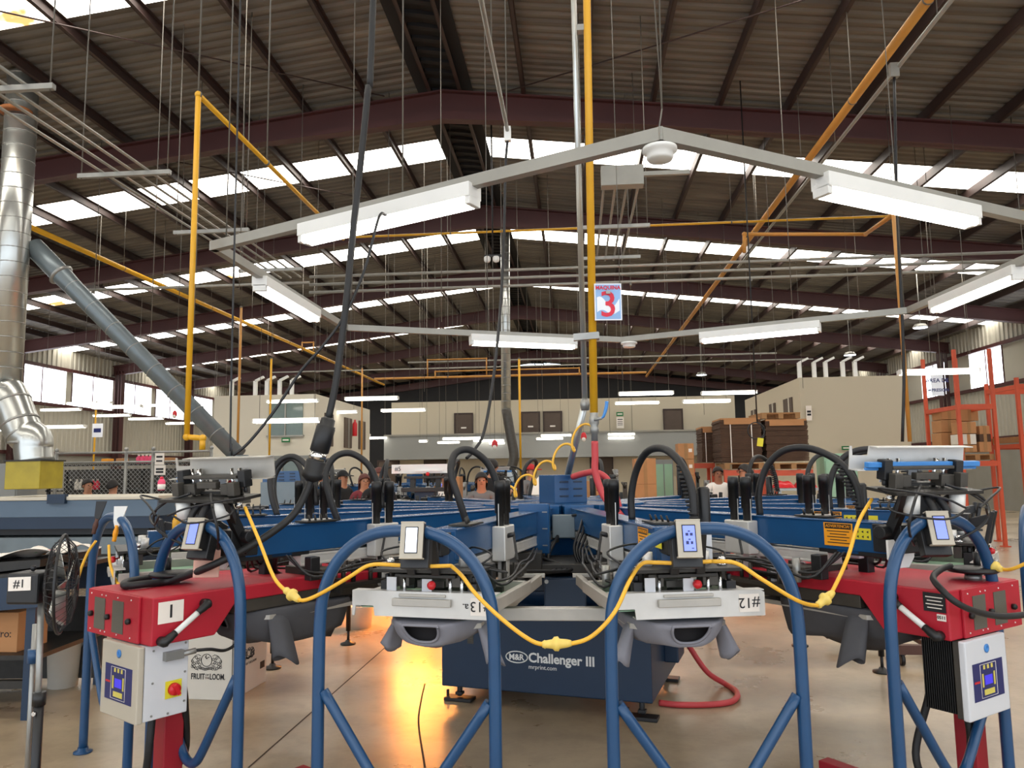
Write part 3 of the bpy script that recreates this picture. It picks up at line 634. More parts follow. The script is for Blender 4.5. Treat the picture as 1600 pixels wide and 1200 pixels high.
# ------------------------------------------------------------------ t-shirts on the pallets
def shirt(deg, label, m, seed, sl=(1, 1), R0=2.66, group=None, deep=.115, dz=0.):
    a = math.radians(deg); rnd = random.Random(seed)
    t = thing('t_shirt', label, 't-shirt', PC+Vector((R0*math.sin(a), -R0*math.cos(a), .83+dz)), a-PI/2, group)
    nU = 40; rings = []
    for j in range(12):
        s = j/11; u = .055-.62*s; g = min(1, s*3.2)**.6
        half = .075+(.205-.075)*g; dep = .068+(deep-.068)*g-.045*max(0, s-.5); top = .112+.012*g
        ring = []
        for i in range(nU):
            th = 2*PI*i/nU; c, sn = math.cos(th), math.sin(th)
            v = half*c*(abs(c)**-.25 if abs(c) > 1e-3 else 1)
            v = max(-half, min(half, v))
            zz = top if sn > 0 else top+dep*sn*(1+g*s*2.2*(.16*math.sin(5*v/half+seed+3*s)+.1*math.sin(11*v/half+seed*2)))
            if sn > 0: zz = top+.006*min(1, sn*3)
            ring.append(Vector((u-(.05*(-sn) if sn < 0 and j == 0 else 0), v, zz)))
        rings.append(ring)
    q = MB(); vs = [p for r in rings for p in r]
    q._add(vs, [(j*nU+i, j*nU+(i+1) % nU, (j+1)*nU+(i+1) % nU, (j+1)*nU+i) for j in range(11) for i in range(nU)], True)
    q.build('shirt_body', m, t, solid=.003)
    q = MB(); q.tube(rings[0]+rings[0][:1], .006, 6, cap=False); q.build('collar', m, t)
    q = MB(); ins = [p*1 for p in rings[1]]; q._add([Vector((p.x-.02, p.y*.93, .112+(p.z-.112)*.9)) for p in ins], [tuple(range(nU))]); q.build('neck_shade', 'hole_dark', t)  # dark disc stands for the shade inside the shirt
    for sd, ln in zip((-1, 1), sl):
        q = MB(); L = .17*ln
        def fn(u, v, sd=sd, L=L):
            th = 2*PI*u; wd = .052*(1-.1*v)+.02*v; tk = .014+.02*v
            c = Vector((-.16-.02*v, sd*(.185+.05*v), .10-L*v)); fold = 1+.25*math.sin(th*3+seed)
            return c+Vector((wd*math.cos(th), sd*tk*math.sin(th)*fold, .02*math.cos(th)*v+.015*v*math.sin(2*th)))
        q.grid(fn, 20, 8, True); q.build('sleeve', m, t, solid=.003)
    return t
shirt(-11.25, 'grey t-shirt hanging below the left of the two front screen bars', 'grey_cloth', 1, (.75, .95))
shirt(11.25, 'pale grey t-shirt hanging below the right of the two front screen bars', 'grey_cloth', 5, (1, .9))
shirt(-36, 'dark grey t-shirt under the red dryer hood marked 1', 'dark_cloth', 3, (.9, 1.2), 2.66, None, .17, -.035)
shirt(36.5, 'dark grey t-shirt under the red dryer hood with the 0511 tag', 'dark_cloth', 8, (1.2, .9), 2.66, None, .17, -.035)
# ------------------------------------------------------------------ blue guard rails
def guard_rail(deg, label, R=2.87, tw=0.):
    a = math.radians(deg); t = thing('guard_rail', label, 'guard rail', PC+Vector((R*math.sin(a), -R*math.cos(a), 0)), a-PI/2+tw)
    half = [(.357, 0), (.357, .45), (.357, .8), (.354, .98), (.342, 1.08), (.31, 1.165), (.26, 1.235), (.19, 1.29), (.1, 1.323)]
    pts = [(0, -y, z) for y, z in half]+[(0, 0, 1.33)]+[(0, y, z) for y, z in reversed(half)]
    q = MB(); q.tube(pts, .0235, 14, 5); q.build('hoop', 'tube_blue', t)
    br = [(.335, .72), (.2, .53), (.085, .37), (.04, .325)]
    q = MB(); q.tube([(0, -y, z) for y, z in br]+[(0, 0, .315)]+[(0, y, z) for y, z in reversed(br)], .02, 12, 4); q.build('brace', 'tube_blue', t)
    for s in (-1, 1):
        q = MB(); q.lathe([(.05, 0), (.05, .008), (.028, .012), (.028, .03)], (0, s*.357, 0)); q.build('foot_flange', 'tube_blue', t)
    return t
guard_rail(-11.25, 'blue tubular guard rail with the white lit pendant at its top')
guard_rail(11.25, 'blue tubular guard rail in front of the bar marked #12')
guard_rail(-33.75, 'blue tubular guard rail straddling the red dryer marked 1')
guard_rail(33.75, 'blue tubular guard rail straddling the red dryer with the 0511 tag')
guard_rail(-56.25, 'blue tubular guard rail next to the pedestal fan', 2.95, .27)
guard_rail(56.25, 'blue tubular guard rail at the right edge behind the handwheel')
# ================================================================== red flash dryers on posts
def flash(deg, corner, sg, label, number):
    """sg +1: the side towards the camera is local +y; -1: local -y"""
    a = math.radians(deg); ox = Vector((math.sin(a), -math.cos(a), 0)); oy = Vector((math.cos(a), math.sin(a), 0))
    W = .57; org = Vector((corner[0], corner[1], 0))-oy*sg*W/2
    t = thing('flash_dryer', label, 'flash dryer', org, a-PI/2)
    zt, zb = 1.05, .855
    prof = [(0, zb), (-.285, zb), (-.385, .985), (-1.3, .985), (-1.3, 1.03), (-.62, zt+.006), (-.6, zt), (0, zt)]
    q = MB(); q.prism([(x, z) for x, z in prof], 1, -W/2, W/2); body = q.build('red_housing', 'red_paint', t, bevel=.006)
    q = MB(); q.box((-.84, 0, .957), (.9, W-.02, .056)); q.build('grey_skirt', 'iron', t, bevel=.003)
    q = MB(); q.box((-.84, 0, .925), (.86, W-.06, .01)); q.build('heater_panel', 'dark_metal', t)
    q = MB(); q.box((.006, -sg*.04, (zt+zb)/2), (.012, W-.1, zt-zb-.004)); dp = q.build('end_door', 'red_paint', t, bevel=.003)
    for v in (-.115, .055):
        q = MB(); q.box((.0125, -sg*.04+v+.0, (zt+zb)/2-.003), (.004, .1, .135)); q.build('vent_mesh', 'mesh_grey', dp)
    for v in (-.19, -.03, .16):
        q = MB(); q.lathe([(.012, 0), (.013, .012), (.008, .018), (.001, .019)], (.012, -sg*.04+v, (zt+zb)/2-.01), (1, 0, 0), 10); q.build('door_knob', 'black', dp)
    for v in (-.2, -.1, -.06, .05, .17):
        for z in (zt-.02, zb+.02): q = MB(); q.cyl((.012, -sg*.04+v, z), (.0145, -sg*.04+v, z), .0035, n=6); q.build('screw', 'white_enamel', dp)
    y = sg*(W/2)
    # lift handle on the side
    h0, h1 = Vector((-.04, y+sg*.035, .872)), Vector((-.225, y+sg*.035, 1.0))
    d = (h1-h0).normalized()
    q = MB(); q.cyl(h0+d*.04, h1-d*.035, .0125, n=14); hd = q.build('lift_handle', 'white_enamel', t)
    for e, s in ((h0, 1), (h1, -1)):
        q = MB(); q.tube([(e.x, y, e.z), (e.x, y+sg*.03, e.z), tuple(e+d*s*.015), tuple(e+d*s*.055)], [.02, .022, .018, .015], 10, 3); q.build('handle_end', 'black', hd)
    # handwheel on top
    hx, hy = (-.28, -.085) if sg > 0 else (-.1, .12)
    q = MB(); q.cyl((hx, hy, zt), (hx, hy, zt+.03), .028); q.lathe([(.012, .03), (.095, .034), (.105, .042), (.1, .052), (.03, .058), (.001, .06)], (hx, hy, zt), n=28); wl = q.build('handwheel', 'black', t)
    q = MB(); q.cyl((hx, hy, zt-.0), (hx, hy, zt+.022), .034); q.build('wheel_hub', 'zinc', wl)
    q = MB(); q.lathe([(.006, .045), (.014, .05), (.014, .11), (.001, .114)], (hx-.02, hy-sg*.08, zt), n=12); q.build('crank_grip', 'black', wl)
    # post with feet
    px_, py_ = (-.2, .08) if sg > 0 else (-.16, .11)
    q = MB(); q.box((px_, py_, zb/2+.03), (.09, .09, zb-.06)); q.build('post', 'red_dark', t, bevel=.005)
    q = MB(); q.box((px_-.25, py_, .04), (1.0, .08, .06)); q.box((px_, py_, .04), (.08, .5, .06)); ft = q.build('post_base', 'red_dark', t, bevel=.005)
    # control cabinet
    cy = sg*(W/2-.19); z0, z1 = .552, .852
    if sg > 0:
        q = MB(); q.box((-.09, cy, (z0+z1)/2), (.19, .31, z1-z0)); cb = q.build('control_cabinet', 'box_white', t, bevel=.004)
    else:
        q = MB(); q.box((-.002, cy, (z0+z1)/2), (.03, .31, z1-z0)); cb = q.build('control_cabinet', 'iron', t, bevel=.004)
        q = MB(); q.box((-.08, cy, (z0+z1)/2+.005), (.125, .27, z1-z0-.01))
        for k in range(14): q.box((-.142+.009*k, cy, (z0+z1)/2+.004), (.004, .3, z1-z0-.02))
        q.build('heat_sink', 'black', cb)
    q = MB(); q.box((.022, cy, (z0+z1)/2), (.028, .32, z1-z0+.006)); dr = q.build('cabinet_door', 'cream' if sg > 0 else 'box_white', cb, bevel=.006)
    X = .0368
    q = MB(); q.box((X, cy, .69), (.001, .235, .145)); q.build('control_panel', 'panel_blue', cb)
    q = MB(); q.box((X+.0008, cy+.0, .691), (.001, .06, .036)); q.build('panel_screen', 'lcd_deep', cb)
    q = MB()
    for v in (-.03, 0, .03): q.box((X+.001, cy+v, .742), (.001, .014, .016))
    for v in (-.045, .045): q.box((X+.001, cy+v, .692), (.001, .011, .052))
    q.box((X+.001, cy, .645), (.001, .08, .021)); q.build('panel_keys', 'key_yellow', cb)
    q = MB(); rr = [( .062, .062), (-.062, .062), (-.062, -.066), (.062, -.066)]
    q.tube([(X+.001, cy+a_, .692+b_) for a_, b_ in rr+rr[:1]], .0012, 4, cap=False); q.build('panel_outline', 'paper', cb)
    q = MB(); q.box((X+.001, cy-.09, .69), (.001, .04, .008)); q.build('panel_marks', 'knob_red', cb)
    q = MB(); q.lathe([(.016, 0), (.018, .004), (.008, .006), (.007, .001)], (X-.001, cy, .812), (1, 0, 0), 14); q.build('door_lock', 'blue_tool', cb)
    if sg > 0:
        y1 = cy+.155
        q = MB(); q.box((-.12, y1+.003, .66), (.07, .004, .07)); q.build('switch_plate', 'warn_yellow', cb)
        q = MB(); q.lathe([(.026, 0), (.024, .018), (.001, .02)], (-.12, y1+.005, .66), (0, 1, 0), 18); q.box((-.12, y1+.03, .66), (.014, .018, .045), (0, .5, 0)); q.build('rotary_switch', 'knob_red', cb)
        q = MB(); q.box((-.11, y1+.014, .8), (.08, .028, .035)); q.cyl((-.15, y1+.02, .8), (-.2, y1+.03, .805), .012, n=10); q.build('plug_connector', 'zinc', cb)
        q = MB(); q.tube([(-.2, y1+.03, .805), (-.26, y1+.04, .80), (-.34, y1+.03, .78), (-.42, y1-.0, .80), (-.5, y1-.05, .87), (-.5, y1-.1, .93)], .007, 8, 6); q.build('plug_lead', 'black', cb)
        for xx, zz in ((-.03, .83), (-.03, .7), (-.03, .57), (-.17, .84), (-.17, .72), (-.17, .6), (-.1, .565)):
            q = MB(); q.cyl((xx, y1, zz), (xx, y1+.003, zz), .005, n=6); q.build('screw', 'zinc', cb)
        q = MB(); q.box((-.08, y+.0012, .985), (.11, .0015, .088)); pl = q.build('number_paper', 'paper', t)
        text('number_lettering', number, .075, 'ink', t, (-.08, y+.0025, .985), (PI/2, 0, PI), off=.001)
    else:
        q = MB(); q.box((-.055, y-.0015, 1.0), (.09, .002, .075)); q.build('rating_plate', 'black', t)
        q = MB()
        for k in range(4): q.box((-.055, y-.003, 1.02-.014*k), (.07-.012*(k % 2), .001, .004))
        q.build('plate_small_print', 'paper', t)
        q = MB(); q.box((-.03, y-.0015, .943), (.036, .002, .026)); q.build('asset_tag', 'paper', t)
        text('tag_lettering', '0511', .017, 'ink', t, (-.03, y-.003, .943), (PI/2, 0, 0), off=.0005)
    # cables under the cabinet
    q = MB(); q.tube([(-.09, cy+.05, z0), (-.08, cy+.05, .4), (-.1, cy, .25), (-.2, cy-.06, .22), (-.28, cy-.02, .32), (-.24, cy+.04, .55), (-.22, cy+.05, z0+.1)], .016, 10, 6); q.build('power_cable', 'rubber', t)
    return t
FL = flash(-33.5, (-1.75, 3.11), 1, 'red flash dryer with the paper numbered 1 and a white control box', '1')
FR = flash(37.5, (1.465, 3.27), -1, 'red flash dryer with the black rating plate and finned black heat sink', '')
# ------------------------------------------------------------------ hanging hexagon of fluorescent lights
HX = [(.4, 3.26), (-2.26, 4.59), (-2.26, 7.41), (.54, 8.59), (3.15, 7.38), (3.26, 5.0)]
HZ = 3.0
hexl = thing('light_ring', 'grey hexagonal channel ring carrying fluorescent lights above the press', 'light ring', (.4, 5.9, HZ))
O = Vector((.4, 5.9, HZ))
def fixture(name, c, d, L, parent, sub, tubes=2, reflector=True):
    "twin fluorescent batten centred on c along d; returns housing"
    d = Vector(d).normalized(); s = Vector((-d.y, d.x, 0)); c = Vector(c); z = Vector((0, 0, 1))
    q = MB(); q.bar(c-d*L/2+z*.04, c+d*L/2+z*.04, .115, .075)
    for sg in (-1, 1): q.bar(c+d*sg*(L/2-.03)-z*.01, c+d*sg*(L/2)-z*.01, .1, .05)
    h = q.build(name, 'white_enamel', parent, bevel=.004)
    for sg in ((-1, 1) if tubes == 2 else (0,)):
        q = MB(); q.cyl(c-d*(L/2-.03)+s*sg*.03-z*.02, c+d*(L/2-.03)+s*sg*.03-z*.02, .018, n=10); q.build('light_tube', 'tube_light', h)
    return h
for i in range(6):
    a, b = Vector((*HX[i], HZ)), Vector((*HX[(i+1) % 6], HZ)); d = (b-a).normalized(); s = Vector((-d.y, d.x, 0))
    q = MB(); q.bar(a-O-d*.02, b-O+d*.02, .05, .06)
    q.build('channel', 'conduit', hexl)
    t0 = [.53, .46, .62, .52, .45, .53][i]
    mid = a.lerp(b, t0)
    fixture('light_batten', mid-O+Vector((0, 0, -.09)), d, 1.2, hexl, True)
for (x, y) in ((.4, 3.3), (-2.2, 4.62), (-.9, 3.95), (-2.2, 7.4), (.54, 8.55), (3.1, 7.35), (3.2, 5.0), (-.9, 8.0)):
    q = MB(); dx = .0
    if y < 3.4: q.cyl((x-O.x, y-O.y, .04), (x-O.x+.02, y-O.y+.02, .15), .004, n=6); q.cyl((x-O.x+.02, y-O.y+.02, .15), (x-O.x+.1, y-O.y+.1, zroof(x)+.22-HZ), .0035, n=6); q.cyl((x-O.x+.02, y-O.y+.02, .15), (x-O.x-.12, y-O.y+.1, zroof(x)+.22-HZ), .0035, n=6)
    else: q.cyl((x-O.x, y-O.y, .03), (x-O.x, y-O.y, zroof(x)+.22-HZ), .0045, n=6)
    q.build('hanger_wire', 'rod', hexl)
for (x, y, r) in ((.4, 3.29, .075), (.62, 8.52, .09)):
    q = MB(); q.lathe([(r*.5, 0), (r, -.004), (r*1.02, -.02), (r*.8, -.024), (r*.78, -.05), (r*.7, -.06), (.001, -.062)], (x-O.x, y-O.y, -.04), n=24); q.build('round_cover', 'white_enamel', hexl)
# ------------------------------------------------------------------ ducts
def tube_world(name, m, label, cat, pts, r, n=12, smooth=0, group=None, rings=None):
    q = MB(); q.tube(pts, r, n, smooth); lo = min((Vector(p) for p in pts), key=lambda p: p.z).copy()
    q.xf(Matrix.Translation(-lo)); return tag(q.build(name, m, None, lo), label, cat, group), lo
DY = 10.6
def spiral(q, p0, p1, r, step):
    p0, p1 = Vector(p0), Vector(p1); L = (p1-p0).length; n = max(2, int(L/step)); d = (p1-p0).normalized()
    for k in range(n+1):
        c = p0.lerp(p1, k/n); q.lathe([(r, -.008), (r+.008, 0), (r, .008)], c, d, 20)
top = P(24, 85, DY); top.z = zroof(top.x)+.15
b1 = P(14, 590, DY); b2 = P(50, 705, DY-.1); b3 = P(50, 722, DY-.1)
vx = P(10, 560, DY)
tp = Vector((vx.x, DY, top.z)); el = Vector((vx.x, DY, P(5, 600, DY).z))
du = thing('spiral_duct', 'tall galvanised spiral duct rising through the roof at left', 'duct', (b3.x, b3.y, b3.z))
o = Vector(b3)
q = MB(); q.cyl(tp-o, el-o, .22, n=24); v = q.build('duct_riser', 'duct_metal', du)
q = MB(); spiral(q, tp-o, el-o, .22, .22); q.build('duct_seam', 'zinc', v)
e2 = P(47, 700, DY-.1)
q = MB(); q.tube([el-o, el-o+Vector((.0, 0, -.08)), el.lerp(e2, .25)-o, el.lerp(e2, .75)-o, e2-o+Vector((.04, 0, .12)), e2-o+Vector((.05, 0, 0)), Vector((.05, 0, -.02))], .25, 24, 4); v2 = q.build('duct_elbow', 'duct_metal', du)
q = MB()
for k in (.08, .3, .62, .8, .92): q.lathe([(.252, -.02), (.262, 0), (.252, .02)], el.lerp(e2, k)-o, (e2-el) if .1 < k < .9 else (0, 0, 1), 24)
q.build('duct_band', 'zinc', v2)
q = MB(); c = P(36, 180, DY)-o; q.lathe([(.222, -.03), (.228, 0), (.222, .03)], Vector((tp.x-o.x, 0, c.z)), (0, 0, 1), 24); q.build('rust_band', 'rust', v)
cz = P(50, 742, DY-.1)
q = MB(); q.box((.05, 0, cz.z-o.z), (.52, .5, .4)); q.build('yellow_collar', 'collar_yellow', du, bevel=.01)
q = MB(); q.box((.05, 0, cz.z-o.z+.2), (.56, .54, .02)); q.build('collar_flange', 'dark_metal', du)
# sloping grey duct
g0, g1 = P(52, 385, DY+.2), P(372, 712, DY+.4)
sd = thing('sloping_duct', 'grey round duct sloping down from the spiral duct towards the right', 'duct', g1)
q = MB(); m1, m2 = g0.lerp(g1, .14), g0.lerp(g1, .2)
q.tube([g0-g1, m1-g1, m2-g1, Vector((0, 0, 0))], [.15, .15, .135, .125], 20)
v = q.build('duct_pipe', 'duct_grey', sd)
q = MB(); spiral(q, m2-g1, Vector((0, 0, 0)), .132, .45); q.lathe([(.15, -.03), (.19, 0), (.15, .03)], m1-g1, g1-g0, 20); q.build('duct_seam', 'zinc', v)
q = MB(); q.cyl(Vector((0, 0, 0)), Vector((.05, 0, -.7)), .15, n=20); q.build('duct_end', 'duct_grey', sd)
# middle far duct
c0, c1, c2, c3 = P(791, 500, 19.5), P(791, 640, 19.5), P(803, 712, 19.5), P(798, 735, 19.5)
md = thing('central_duct', 'thin ringed duct hanging at the middle of the hall', 'duct', c3)
c0.z = zroof(c0.x)
q = MB(); q.cyl(c0-c3, c1-c3, .12, n=16); v = q.build('duct_riser', 'duct_metal', md)
q = MB(); spiral(q, c0-c3, c1-c3, .12, .2); q.build('duct_seam', 'zinc', v)
q = MB(); q.tube([c1-c3, c1.lerp(c2, .5)-c3, c2-c3, Vector((0, 0, 0))], .125, 16, 4); q.build('dark_hose_section', 'iron', md)
q = MB(); q.box((0, 0, -.25), (.34, .3, .5)); q.build('duct_plenum', 'duct_metal', md)
# ------------------------------------------------------------------ yellow pipes
def pipe(name, m, label, pts, r, hangers=(), cat='pipe', n=10, elbows=True):
    pts = [Vector(p) for p in pts]; lo = min(pts, key=lambda p: p.z).copy()
    t = thing(name, label, cat, lo)
    q = MB()
    for a, b in zip(pts, pts[1:]): q.cyl(a-lo, b-lo, r, n=n)
    q.build('pipe_run', m, t)
    if elbows and len(pts) > 2:
        for p in pts[1:-1]: q = MB(); q.ball(p-lo, r*1.35, 10, 6); q.build('elbow', m, t)
    for h in hangers:
        h = Vector(h); q = MB(); q.cyl(h-lo, Vector((h.x, h.y, zroof(h.x)+.22))-lo, .006, n=6); q.lathe([(r+.002, -.012), (r+.008, 0), (r+.002, .012)], h-lo, (pts[1]-pts[0]) if len(pts) == 2 else (0, 1, 0), 10); q.build('hanger_rod', 'rod', t)
    return t
y1x = 3.75
pipe('yellow_pipe', 'orange_pipe', 'long orange pipe running away under the roof on the right', [(3.75, 3, 6.35), (3.75, 40, 6.35)], .055, [(3.75, y, 6.35) for y in (7.8, 10.0, 12.3, 15.5, 18.7, 24.7, 30)])
pipe('yellow_pipe', 'yellow_pipe', 'long yellow pipe running away under the roof on the left', [(-9.6, 8, 6.0), (-9.6, 38, 6.0)], .05, [(-9.6, y, 6.0) for y in (15.4, 17, 19.4, 22, 25, 29, 33)])
a = P(308, 690, 4.5); b = P(310, 148, 4.5); c = Vector((b.x, 7.6, b.z))
pipe('yellow_pipe', 'yellow_pipe', 'upright yellow pipe with top elbow above the left raised screen', [(b.x+.1, a.y, a.z-.05), (b.x+.1, a.y, a.z+.02), (b.x-.0, a.y, a.z+.03), (b.x, b.y, b.z), c], .0175, [(b.x, 4.5, b.z), (b.x, 5.6, b.z)])
a, b = P(540, 371, 14.2), P(1600, 334, 14.2); b.z = a.z
pipe('yellow_pipe', 'yellow_pipe', 'yellow pipe crossing the hall sideways above the sign', [a, b], .022, [(x, a.y, a.z) for x in (-2.3, .9, 3.0, 6.0)])
a = P(1163, 395, 12.5); pa_ = [a, P(1163, 366, 12.5), P(1352, 366, 12.5)]; 
e = P(1396, 335, 9.0); 
pipe('orange_pipe', 'orange_pipe', 'orange branch pipe stepping off the long orange pipe', pa_+[Vector((e.x, e.y, e.z))], .03)
b = P(1420, 690, 9.0)
pipe('orange_pipe', 'orange_pipe', 'upright yellow pipe behind the right raised screen', [Vector((e.x, 9.0, b.z)), e+Vector((0, 0, .05))], .022)
for px, y, t_, lb in ((377, 15, 480, 'thin orange drop pipe left of the black cable connector'), (424, 18, 560, 'thin yellow drop pipe in front of the left office window'), (811, 17, 560, 'thin yellow drop pipe right of the central duct'), (566, 22, 575, 'thin orange drop pipe by the far left lights'), (150, 20, 640, 'thin yellow drop pipe by the left wall sign')):
    a = P(px, 745, y); b = P(px, t_, y); pipe('drop_pipe', 'orange_pipe' if 'orange' in lb else 'yellow_pipe', lb, [Vector((b.x, y, a.z)), Vector((b.x, y, b.z))], .025, [(b.x, y, b.z)])
a, b = P(585, 592, 24), P(1010, 585, 24)
pipe('yellow_pipe', 'orange_pipe', 'low orange header pipe crossing in front of the far gable', [a, Vector((b.x, 24, a.z))], .035, [(x, 24, a.z) for x in (-4, -1, 1.5)])
for k, (x0, x1, y0, y1, Yd) in enumerate(((472, 490, 535, 549, 22), (668, 760, 560, 588, 22), (680, 905, 575, 590, 23))):
    A, B = P(x0, y1, Yd), P(x1, y0, Yd)
    pipe('branch_pipe', 'orange_pipe', ('small orange pipe loop at the end of the left yellow pipe', 'orange pipe loop left of the central duct', 'wide orange pipe loop behind the central duct')[k], [A, Vector((A.x, Yd, B.z)), Vector((B.x, Yd, B.z)), Vector((B.x, Yd, A.z))], .02, [(A.x, Yd, B.z), (B.x, Yd, B.z)])
# central supply: yellow pipe, valve, red hose, grey conduit
Yc = 5.15
t0, t1 = P(917, 0, Yc), P(928, 645, Yc); t0 = t1+(t0-t1)*((zroof(t1.x)+.18-t1.z)/(t0.z-t1.z))
sup = thing('air_supply_pipe', 'bright yellow upright air pipe with blue-handled valve above the press', 'pipe', t1)
q = MB(); q.cyl((0, 0, 0), t0-t1, .027, n=14); q.build('pipe_run', 'yellow_pipe', sup)
q = MB(); q.lathe([(.022, -.2), (.022, -.14), (.03, -.135), (.03, -.1), (.024, -.09), (.034, -.07), (.034, -.03), (.026, -.02), (.03, 0)], n=14); q.cyl((0, -.03, -.05), (.05, -.05, -.04), .01, n=8); q.build('ball_valve', 'zinc', sup)
q = MB(); q.tube([(.03, -.04, -.04), (.06, -.05, -.03), (.08, -.05, .03), (.085, -.05, .07)], [.007, .01, .012, .012], 8, 3); q.build('valve_handle', 'blue_tool', sup)
q = MB()
for zz in (P(928, 42, Yc).z, P(926, 525, Yc).z): q.box((0, .02, zz-t1.z), (.1, .06, .045))
q.build('pipe_clamp', 'zinc', sup)
hz = t1.z-.2
bx = Vector((PC.x, PC.y-.1, 1.4))
pts = [(0, 0, -.19), (0, 0, -.3), (-.0, 0, -.4), (.05, -.02, -.55), (.14, -.1, -.66), (.2, -.1, -.74)]
q = MB(); q.tube(pts, .024, 10, 6); hs = tag(q.build('red_hose', 'red_hose', None, t1), 'red air hose dropping from the yellow pipe to the press', 'hose')
pts = [P(895, 745, 5.5), P(912, 740, 5.4), P(930, 738, 5.3), P(948, 748, 5.3), P(962, 775, 5.3), P(968, 795, 5.3)]
q = MB(); q.tube(pts, .022, 10, 6); world_build(q, 'red_hose', 'red_hose', 'second red hose arching over beside the louvred box', 'hose')
cu_, cl_, cm_ = P(919, 180, Yc+.1), P(886, 746, 5.6), P(914, 632, Yc+.1)
co = thing('grey_conduit', 'grey conduit beside the yellow air pipe bending to the louvred box', 'conduit', cl_)
q = MB(); q.cyl(Vector((cm_.x-.02, cm_.y, zroof(cm_.x)+.18))-cl_, cm_-cl_, .02, n=12); q.cyl(cm_-cl_, (0, 0, 0), .024, n=12); q.build('conduit_run', 'duct_metal', co)
q = MB(); q.lathe([(.026, -.04), (.034, 0), (.026, .04)], cm_-cl_, (0, 0, 1), 12); q.build('conduit_coupling', 'zinc', co)
c = P(917, 527, Yc-.02); q = MB(); q.bar(c-cl_-Vector((.09, 0, 0)), c-cl_+Vector((.08, 0, .01)), .05, .045); q.build('clamp_bracket', 'zinc', co)
# machine sign
s0, s1 = P(928, 444, Yc-.06), P(970, 500, Yc-.06)
sg = thing('machine_sign', 'hanging MAQUINA 3 sign with a big red numeral', 'sign', ((s0.x+s1.x)/2+.005, Yc-.06, s1.z), math.radians(6))
w_, h_ = abs(s1.x-s0.x)+.01, s0.z-s1.z
q = MB(); q.box((0, 0, h_/2), (w_, .012, h_)); q.build('sign_board', 'sign_white', sg)
q = MB(); q.box((0, -.0065, h_/2), (w_-.015, .001, h_-.015)); q.build('sign_face', 'sign_blue', sg)
q = MB()
q.grid(lambda u, v: Vector(((u-.5)*(w_-.03), -.0075, h_*(.22+.06*math.sin(u*7)+v*(.3+.1*math.cos(u*5))))), 16, 3); q.build('sign_wave', 'sign_white', sg)
text('sign_lettering', 'MAQUINA', .036, 'sign_red', sg, (0, -.009, h_-.03), (PI/2, 0, 0), off=.001)
text('sign_numeral', '3', .245, 'sign_red', sg, (0, -.009, h_*.40), (PI/2, 0, 0), off=.002)
q = MB(); q.box((0, .02, h_*.75), (.03, .08, .02)); q.build('sign_bracket', 'zinc', sg)
# ================================================================== hanging cables and cords
def cord(name, m, label, cat, pts, r, smooth=6, group=None, n=8):
    q = MB(); q.tube(pts, r, n, smooth); return world_build(q, name, m, label, cat, group)
# main power cable with inline connector
top = P(585, 0, 3.75); top = Vector((top.x+.05, 3.9, zroof(top.x)+.15))
pc = thing('power_cable', 'thick black cable with an inline plug hanging to the left red dryer', 'cable', P(500, 700, 3.6)); o = Vector(pc.location)
q = MB(); q.tube([top-o]+[P(*p)-o for p in ((583, 0, 3.75), (574, 150, 3.72), (553, 350, 3.7), (540, 480, 3.66), (526, 590, 3.63), (513, 655, 3.6))], .017, 10, 6); q.build('upper_cable', 'rubber', pc)
q = MB(); q.tube([P(*p)-o for p in ((487, 745, 3.6), (478, 770, 3.58), (455, 808, 3.52), (400, 848, 3.42), (330, 884, 3.35))]+[PZ(270, 906, 1.075)-o, PZ(222, 913, 1.07)-o, PZ(196, 915, 1.068)-o, PZ(200, 909, 1.068)-o, PZ(240, 902, 1.07)-o], .017, 10, 6); q.build('lower_cable', 'rubber', pc)
d0, d1 = P(513, 655, 3.6)-o, P(487, 746, 3.6)-o; ax = (d1-d0)
L = ax.length
q = MB(); q.lathe([(.018, -.01), (.034, 0), (.036, .03), (.044, .032), (.044, .04), (.046, .042), (.046, L*.55), (.04, L*.57)], d0, ax, 18); q.build('plug_body', 'black', pc)
q = MB(); q.lathe([(.041, L*.55), (.041, L*.72)], d0, ax, 18); q.build('plug_band', 'chrome', pc)
q = MB(); q.lathe([(.042, L*.7), (.048, L*.73), (.046, L*.9), (.052, L*.92), (.05, L), (.02, L+.02)], d0, ax, 18); q.build('socket_body', 'rubber', pc)
cord('lamp_cable', 'black', 'thin black cable from the nearest hanging lamp down to the left raised screen', 'cable',
     [P(603, 336, 3.78), P(592, 340, 3.72), P(570, 420, 3.7), (P(540, 490, 3.66)), P(505, 540, 3.62), P(470, 580, 3.6), P(430, 640, 3.56), P(390, 690, 3.52), P(364, 712, 3.5)], .007)
a = P(362, 712, 3.5); b = P(365, 250, 3.5)
cord('drop_cable', 'black', 'straight thin black cable dropping to the left raised screen', 'cable', [a, P(364, 480, 3.5), Vector((b.x, 3.5, zroof(b.x)+.18))], .005)
